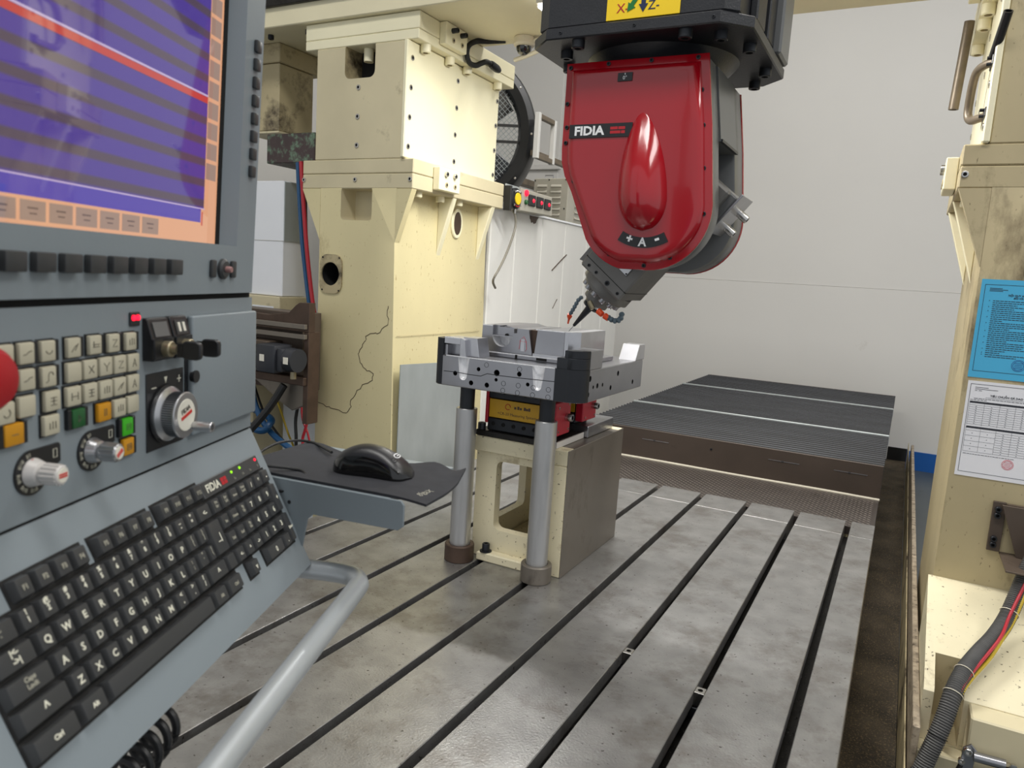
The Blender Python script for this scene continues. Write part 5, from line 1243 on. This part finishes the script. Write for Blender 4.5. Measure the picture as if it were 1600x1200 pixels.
# ---------------------------------------------------------------- dome camera, lamp, cable under the crossbeam
dc = thing('dome_camera', 'white dome security camera fixed under the crossbeam', 'security camera', (-1.684, 3.09, 1.93))
g = G(); g.lathe([(0, 1.999), (.046, 1.999), (.050, 1.99), (.050, 1.968), (.046, 1.962), (.036, 1.958), (0, 1.958)], T(-1.684, 3.09, 0), 32); g.done('camera_body', 'white_plastic', dc)
g = G(); g.lathe([(.036, 1.958), (.035, 1.945), (.026, 1.930), (.012, 1.923), (0, 1.922)], T(-1.684, 3.09, 0), 28); g.done('dome_glass', 'dome', dc)
g = G(); g.tube([(-1.655, 3.09, 1.975), (-1.61, 3.09, 1.985), (-1.592, 3.09, 1.972), (-1.592, 3.09, 1.948), (-1.61, 3.09, 1.936), (-1.66, 3.10, 1.926), (-1.745, 3.12, 1.915)], .010, 12, smooth=5); g.done('camera_arm', 'white_plastic', dc)
fc = thing('black_cable', 'black corrugated cable looping from the crossbeam to a plug', 'cable', (-1.9, 3.15, 2.0))
g = G(); g.tube([(-1.80, 3.12, 2.005), (-1.872, 3.08, 1.996), (-1.902, 3.03, 1.985), (-1.918, 2.99, 1.955), (-1.922, 2.985, 1.915), (-1.92, 3.01, 1.885), (-1.918, 3.06, 1.888), (-1.918, 3.11, 1.912), (-1.918, 3.155, 1.93), (-1.916, 3.20, 1.928)], .0125, 12, smooth=8, corr=.004); g.done('cable_sleeve', 'black_matt', fc)
g = G(); g.lathe([(0, 0), (.015, 0), (.018, .01), (.019, .06), (.013, .085), (0, .085)], Matrix.Translation((-1.916, 3.19, 1.930)) @ zto(V((0, .10, -.010))), 18); g.done('cable_plug', 'black', fc)
wl = thing('work_lamp', 'bright lit strip lamp under the crossbeam behind the ram', 'lamp', (-.93, 2.70, 1.965))
g = G(); g.box(-1.415, -.42, 2.665, 2.735, 1.972, 1.9995, .006, 2); g.done('lamp_housing', 'white_plastic', wl)
g = G(); g.box(-1.41, -.425, 2.672, 2.728, 1.958, 1.9718, .006, 2); g.done('lamp_lens', 'lamp_on', wl)
area('work_lamp_light', (-.92, 2.70, 1.950), (0, 0, 0), .98, .05, 34, (1, .99, .95))

# ---------------------------------------------------------------- switch box, stop button, sheet enclosure behind the column
sb = thing('switch_box', 'grey switch box with three dark lit rockers behind the column', 'switch box', (-1.95, 3.75, 1.28))
XS = -1.93
g = G(); g.prism([(3.615, 1.284), (4.015, 1.294), (4.00, 1.402), (3.60, 1.404)], XS-.10, XS, 'x', bev=.003); g.done('box_body', 'grey_cab', sb)
for i, y in enumerate((3.735, 3.835, 3.935)):
    g = G(); g.box(XS, XS+.010, y-.040, y+.040, 1.322, 1.382, .003); sw = g.done('rocker_switch', 'black', sb)
    g = G(); g.lathe([(0, 0), (.011, 0), (.008, .004), (0, .005)], T(XS+.010, y+.012, 1.352) @ RY(90), 14); g.done('rocker_glow', 'led_red', sw)
g = G(); g.lathe([(0, 0), (.016, 0), (.016, .01), (.010, .014), (0, .014)], T(XS, 3.665, 1.384) @ RY(90), 18); g.done('red_indicator', 'led_red', sb)
g = G(); g.lathe([(0, 0), (.013, 0), (.013, .01), (.010, .014), (0, .014)], T(XS, 3.665, 1.335) @ RY(90), 18); g.done('green_indicator', 'btn_green', sb)
es = thing('stop_button_box', 'round black stop button with yellow face on a bracket', 'stop button', (-1.90, 3.50, 1.27))
g = G(); g.box(-1.94, -1.932, 3.442, 3.595, 1.285, 1.405, .002); g.done('bracket_plate', 'galv', es)
g = G(); g.box(-1.942, -1.90, 3.440, 3.455, 1.268, 1.395, .002); g.done('bracket_side', 'black', es)
g = G(); g.lathe([(0, 0), (.052, 0), (.056, .006), (.056, .026), (.046, .034), (.032, .036), (0, .036)], T(-1.932, 3.513, 1.335) @ RY(90), 32); sbd = g.done('stop_housing', 'black', es)
g = G(); g.lathe([(0, .036), (.031, .036), (.030, .041), (0, .042)], T(-1.932, 3.513, 1.335) @ RY(90), 28); g.done('yellow_face', 'yellow', es)
for a in range(45, 400, 90): put('screw', bolt_mesh(.006, .003, ('chrome', 'chrome')), es, (-1.897, 3.513+.048*math.cos(R(a)), 1.335+.048*math.sin(R(a))), (1, 0, 0))
for a0, m in ((60, 'white_print'), (240, 'red_print')):
    g = G(); g.tube([(-1.8965, 3.513+.041*math.cos(R(a0+t)), 1.335+.041*math.sin(R(a0+t))) for t in range(0, 61, 10)], .003, 6); g.done('ring_legend', m, es)
g = G(); g.cyl((-1.912, 3.513, 1.283), (-1.912, 3.513, 1.258), .010, n=6); g.done('cable_gland', 'chrome', es)
g = G(); g.tube([(-1.912, 3.513, 1.265), (-1.908, 3.53, 1.204), (-1.906, 3.49, 1.117), (-1.905, 3.43, 1.029), (-1.91, 3.38, .96), (-1.93, 3.36, .90), (-1.96, 3.44, .86)], .0065, 8, smooth=7); g.done('cord', 'cable_grey', es)
en = thing('sheet_enclosure', 'tall white sheet panels standing behind the cream column', 'enclosure', (-2.03, 4.5, FZ))
ys = [3.46, 3.74, 4.08, 4.42, 4.78, 5.15, 5.50]
for a, b_ in zip(ys, ys[1:]):
    g = G(); g.box(-2.045, -2.02, a+.002, b_-.002, FZ, 1.292, .006); g.done('panel', 'white_panel', en)
g = G(); g.box(-2.05, -2.012, 3.45, 5.52, 1.288, 1.300, .002); g.done('top_rail', 'white_cab', en)
g = G(); g.box(-2.06, -2.046, 3.46, 5.5, .6, .66); g.done('rear_rail', 'galv', en)
g = G(); g.prism([(3.90, 1.286), (3.905, 1.268), (3.915, 1.262), (3.925, 1.246), (3.945, 1.252), (3.96, 1.243), (3.985, 1.25), (4.0, 1.272), (4.02, 1.286)], -2.0195, -2.0185, 'x'); g.done('rust_patch', 'rust', en)
for p, q in (((4.25, .98), (4.46, 1.09)), ((4.30, .74), (4.36, .80))):
    g = G(); d = V((0, q[0]-p[0], q[1]-p[1])); g.tube([(-2.019, p[0], p[1]), (-2.019, p[0]+d.y*.6, p[1]+d.z*.62), (-2.019, q[0], q[1])], .0025 if d.length < .12 else .004, 5); g.done('scuff_mark', 'rust', en)
vb = thing('louvred_box', 'grey louvred metal cabinet standing behind the white sheet panels', 'cabinet', (-2.2, 4.8, FZ))
g = G(); g.box(-2.365, -2.105, 4.6, 5.12, FZ, 1.600, .004); g.done('cabinet_body', 'grey_cab', vb)
def louvre(x0, x1, z): 
    g = G(); g.prism([(4.6, z-.008), (4.588, z-.004), (4.6, z+.012)], x0, x1, 'x'); g.done('louvre', 'grey_cab', vb)
for i in range(8):
    for a, b_ in ((-2.335, -2.262), (-2.232, -2.155)): louvre(a, b_, 1.548-.038*i)
for i in range(6):
    g = G(); g.prism([(-2.105, 1.50-.04*i), (-2.093, 1.504-.04*i), (-2.105, 1.52-.04*i)], 4.72, 4.86, 'y'); g.done('louvre', 'grey_cab', vb)
for x, z in ((-2.355, 1.585), (-2.25, 1.59), (-2.125, 1.59), (-2.125, 1.40)): put('screw', bolt_mesh(.005, .003), vb, (x, 4.6, z), (0, -1, 0))
g = G(); g.tube([(-2.31, 4.66, 1.598), (-2.31, 4.66, 1.628), (-2.25, 4.66, 1.628), (-2.25, 4.66, 1.598)], .004, 8); g.done('lifting_handle', 'steel_mill', vb)

# ---------------------------------------------------------------- drum fan and its wall frame
fn = thing('drum_fan', 'large black drum fan with wire guard behind the column', 'fan', (-3.25, 5.05, 1.4))
FM = Matrix.Translation((-3.262, 5.0, 2.005)) @ RZ(24) @ RX(90)      # z of this frame faces the hall
def fan(g, name, m, kind=None): return link(name, g.mesh(name, m), fn, W[fn].inverted() @ FM, kind=kind)
g = G(); g.lathe([(.475, -.14), (.475, .08), (.50, .12), (.56, .135), (.60, .12), (.612, .09), (.612, -.14), (.475, -.14)], n=64); fan(g, 'drum_shell', 'black')
g = G()
n = 34
for i in range(-n, n+1):
    d = i*.0285; L = .49**2-d*d
    if L <= 0: continue
    L = math.sqrt(L)
    for s in (1, -1):
        a = V((d*.7071-L*.7071, s*(d*.7071+L*.7071), .085)); b_ = V((d*.7071+L*.7071, s*(d*.7071-L*.7071), .085))
        g.cyl(a, b_, .0022, n=4, cap=False)
fan(g, 'wire_guard', 'galv', 'stuff')
for z in (-.06, .06):
    g = G(); g.box(-.49, .49, z-.010, z+.010, .088, .096); fan(g, 'guard_bar', 'black')
g = G(); g.lathe([(0, .03), (.07, .03), (.08, 0), (.08, -.1), (0, -.1)], n=24); fan(g, 'fan_hub', 'black')
for k in range(5):
    g = G(); m = Matrix.Rotation(2*math.pi*(k+.5)/5, 4, 'Z') @ T(.27, 0, -.03) @ RX(32); g.box(-.20, .19, -.09, .09, -.004, .004, .002, m=m); fan(g, 'fan_blade', 'steel_mill')
for a in (-70, -35, 0, 35): link('shell_bolt', bolt_mesh(.008, .004, ('chrome', 'chrome')), fn, W[fn].inverted() @ FM @ T(.58*math.cos(R(a)), .58*math.sin(R(a)), .128))
g = G(); g.box(-2.80, -2.68, 5.22, 5.26, 1.93, 2.10, .003); g.done('mount_lug', 'pipe_worn', fn)
ff = thing('fan_frame', 'rusty white square mounting frame holding the drum fan', 'mounting frame', (-2.6, 5.2, 1.8))
for a in (((5.04, 5.075), (1.815, 2.145)), ((5.315, 5.35), (1.81, 2.14))):
    g = G(); g.box(-2.62, -2.58, a[0][0], a[0][1], a[1][0], a[1][1], .003); g.done('frame_post', 'white_panel', ff)
for z in (1.815, 2.105):
    g = G(); g.box(-2.618, -2.582, 5.076, 5.314, z, z+.034, .003); g.done('frame_rail', 'pipe_worn', ff)
for z in (1.935, 2.06):
    g = G(); g.tube([(-2.70, 5.235, z), (-2.622, 5.10, z+(.03 if z > 2 else -.03))], .010, 8); g.done('frame_arm', 'white_panel', ff)
g = G(); g.box(-2.66, -2.62, 5.08, 7.12, 1.84, 1.88, .002); g.done('wall_arm', 'pipe_worn', ff)
g = G(); g.box(-3.62, -3.5, 5.25, 7.1, 1.84, 1.9, .004); g.done('fan_wall_beam', 'pipe_worn', ff)

# ---------------------------------------------------------------- machine parts beyond the console, by the column
dk = thing('cream_duct', 'grimy cream square duct hanging beyond the console', 'duct', (-3.0, 2.95, 1.56))
g = G(); g.box(-3.15, -2.905, 2.8, 3.04, 1.58, 1.905, .004); g.done('duct_lower', 'beige_dirty', dk)
g = G(); g.box(-3.16, -2.895, 2.79, 3.10, 1.907, 1.9985, .004); g.done('duct_collar', 'beige_dirty', dk)
g = G(); g.box(-3.149, -2.904, 2.801, 3.039, 1.57, 1.579); g.done('duct_foot', 'beige_worn', dk)
g = G(); g.box(-2.90, -2.585, 2.72, 2.95, 1.405, 1.545, .004); solo(g, 'chain_box', 'green_flake', 'dark box with flaking green paint between duct and carriage', 'box', (-2.74, 2.83, 1.405))
cbx = thing('white_cabinet', 'clean white cabinet standing beyond the console', 'cabinet', (-2.95, 2.9, .745))
g = G(); g.box(-3.15, -2.805, 2.745, 2.90, .752, 1.325, .004); g.done('cabinet_body', 'white_cab', cbx)
g = G(); g.box(-2.8045, -2.80, 2.75, 2.895, 1.03, 1.32); g.done('grey_side', 'galv', cbx)
g = G(); g.box(-3.152, -2.803, 2.743, 2.745, 1.0285, 1.0305); g.done('panel_joint', 'grey_cab', cbx)
bb = thing('beige_box', 'beige box with a black printed voltage label under the white cabinet', 'box', (-2.95, 2.9, .62))
g = G(); g.box(-3.15, -2.795, 2.72, 2.95, .322, .750, .004); g.done('box_body', 'beige_worn', bb)
g = G(); g.box(-2.985, -2.835, 2.7185, 2.7199, .655, .700); lb_ = g.done('label_plate', 'white_cab', bb)
text('lettering', '3∅ 480V', .030, 'ink', lb_, on(lb_, T(-2.905, 2.718, .678) @ RX(90)))
sl = thing('slide_unit', 'brown oily steel slide unit bolted beside the column', 'machine slide', (-2.6, 2.5, .35))
g = G(); g.box(-2.95, -2.42, 2.50, 2.62, .335, .700, .003); g.done('slide_body', 'rust_bracket', sl)
g = G(); g.prism([(-2.95, .70), (-2.80, .70), (-2.72, .685), (-2.60, .682), (-2.47, .70), (-2.43, .735), (-2.405, .75), (-2.345, .752), (-2.345, .62), (-2.95, .62)], 2.46, 2.499, 'y', bev=.002); g.done('way_cover_plate', 'rust', sl)
for z in (.645, .60): 
    g = G(); g.box(-2.95, -2.352, 2.44, 2.459, z-.012, z+.010, .002); g.done('slide_rail', 'steel_plate', sl)
g = G(); g.box(-2.80, -2.545, 2.40, 2.499, .425, .565, .003); o = g.done('gear_plate', 'rust_bracket', sl)
g = G(); g.box(-2.655, -2.60, 2.3985, 2.4005, .435, .548); g.done('window', 'void', sl)
for x in (-2.69, -2.67): 
    for z in (.445, .545): put('bolt', bolt_mesh(.009, .006), sl, (x, 2.40, z), (0, -1, 0))
for x in (-2.785, -2.76):
    for z in (.445, .545): put('bolt', bolt_mesh(.009, .006), sl, (x, 2.40, z), (0, -1, 0))
g = G(); g.box(-2.95, -2.352, 2.44, 2.499, .378, .415, .003); g.done('lower_rail', 'rust', sl)
g = G(); g.prism([(-2.70, .377), (-2.36, .377), (-2.36, .29), (-2.45, .25), (-2.52, .28)], 2.47, 2.498, 'y', bev=.002); g.done('gusset_plate', 'steel_plate', sl)
g = G(); g.box(-2.375, -2.345, 2.46, 2.53, .20, .62, .002); g.done('end_bar', 'rust', sl)
mo = thing('servo_motor', 'dark grey servo motor on the brown slide unit', 'motor', (-2.45, 2.37, .5))
g = G(); g.box(-2.540, -2.425, 2.335, 2.445, .435, .560, .008, 2); g.done('motor_body', 'motor', mo)
g = G(); g.box(-2.424, -2.392, 2.345, 2.435, .445, .548, .006, 2); g.done('motor_neck', 'motor', mo)
g = G(); g.cyl((-2.391, 2.39, .499), (-2.335, 2.39, .499), .052, n=28); g.done('encoder_cap', 'motor', mo)
for x in (-2.50, -2.36):
    g = G(); g.box(x-.014, x+.014, 2.3325 if x < -2.4 else 2.336, 2.3345 if x < -2.4 else 2.3375, .485, .515); lp_ = g.done('rating_label', 'cap_cream', mo)
g = G(); g.cyl((-2.365, 2.39, .447), (-2.365, 2.39, .415), .014, n=12); g.done('cable_plug', 'brass', mo)
# hoses and cables hanging there
def hose(pts, r, m, nm, lbl, grp='hoses and cables beyond the console'):
    g = G(); g.tube(pts, r, 10, smooth=6); solo(g, nm, m, lbl, 'hose' if 'hose' in nm else 'cable', pts[0], grp)
hose([(-2.66, 2.69, 1.40), (-2.645, 2.685, 1.28), (-2.615, 2.68, 1.05), (-2.590, 2.68, .90), (-2.555, 2.68, .72), (-2.54, 2.70, .60)], .010, 'cable_blue', 'blue_hose', 'blue hose running down between white cabinet and column, nearest the cabinet')
hose([(-2.615, 2.665, 1.40), (-2.595, 2.66, 1.26), (-2.565, 2.66, 1.02), (-2.535, 2.66, .84), (-2.505, 2.66, .70), (-2.49, 2.68, .60)], .010, 'cable_red', 'red_hose', 'dark red hose running down against the column edge')
hose([(-2.655, 2.72, 1.40), (-2.635, 2.72, 1.25), (-2.61, 2.71, 1.02), (-2.56, 2.71, .70)], .007, 'cable_black', 'black_cable', 'thin black cable between the blue and red hoses')
hose([(-2.79, 2.55, .40), (-2.76, 2.52, .30), (-2.69, 2.50, .19), (-2.60, 2.50, .11), (-2.50, 2.52, .05), (-2.45, 2.56, .0), (-2.44, 2.58, -.2)], .014, 'cable_blue', 'blue_hose', 'thick blue hose sweeping down from the slide to the floor')
hose([(-2.90, 2.52, .22), (-2.80, 2.48, .175), (-2.70, 2.46, .135), (-2.62, 2.46, .13), (-2.60, 2.48, .16), (-2.64, 2.52, .18), (-2.85, 2.58, .2)], .017, 'cable_blue', 'blue_hose', 'fat blue hose loop below the slide unit')
hose([(-2.47, 2.44, .37), (-2.53, 2.40, .25), (-2.62, 2.34, .12), (-2.74, 2.26, .0), (-2.8, 2.22, -.1)], .018, 'cable_black', 'black_hose', 'thick black hose slanting down from the slide gusset')
hose([(-2.84, 2.6, .32), (-2.74, 2.58, .18), (-2.62, 2.58, .07), (-2.5, 2.6, -.02), (-2.46, 2.62, -.2)], .006, 'cable_black', 'black_cable', 'thin black cable sagging among the blue hoses')
hose([(-2.53, 2.62, .33), (-2.56, 2.61, .18), (-2.545, 2.60, .05), (-2.56, 2.6, -.2)], .008, 'cable_black', 'black_cable', 'black cable hanging straight below the slide unit')
hose([(-2.42, 2.56, .25), (-2.44, 2.55, .15), (-2.455, 2.55, .10), (-2.445, 2.55, .05), (-2.42, 2.56, .02), (-2.43, 2.58, -.2)], .007, 'cable_red', 'red_cable', 'red cable bunch hanging by the column foot')
hose([(-2.50, 2.58, .33), (-2.48, 2.57, .2), (-2.44, 2.57, .12), (-2.42, 2.58, .0)], .005, 'cable_red', 'red_cable', 'thin red cable below the end of the slide')
hose([(-2.72, 2.6, .33), (-2.66, 2.6, .22), (-2.60, 2.6, .10), (-2.55, 2.6, .0), (-2.55, 2.6, -.2)], .005, 'cable_yellow', 'yellow_cable', 'thin yellow cable among the blue hoses below the slide')
g = G(); g.lathe([(0, 0), (.045, 0), (.05, .02), (.05, .07), (.03, .09), (0, .09)], T(-2.82, 2.495, .32) @ RX(90), 20); solo(g, 'push_switch', 'red_vise', 'dull red round push switch below the slide unit', 'switch', (-2.82, 2.495, .32))
g = G(); g.box(-3.15, -2.86, 2.62, 2.9, FZ, .32, .004); solo(g, 'tan_crate', 'beige_worn', 'tan box standing below the slide unit', 'box', (-3, 2.76, FZ))
g = G(); g.box(-2.84, -2.50, 2.80, 2.83, FZ, .42, .003); solo(g, 'white_board', 'white_cab', 'white board behind the tangled hoses', 'board', (-2.67, 2.81, FZ))

flush_text()
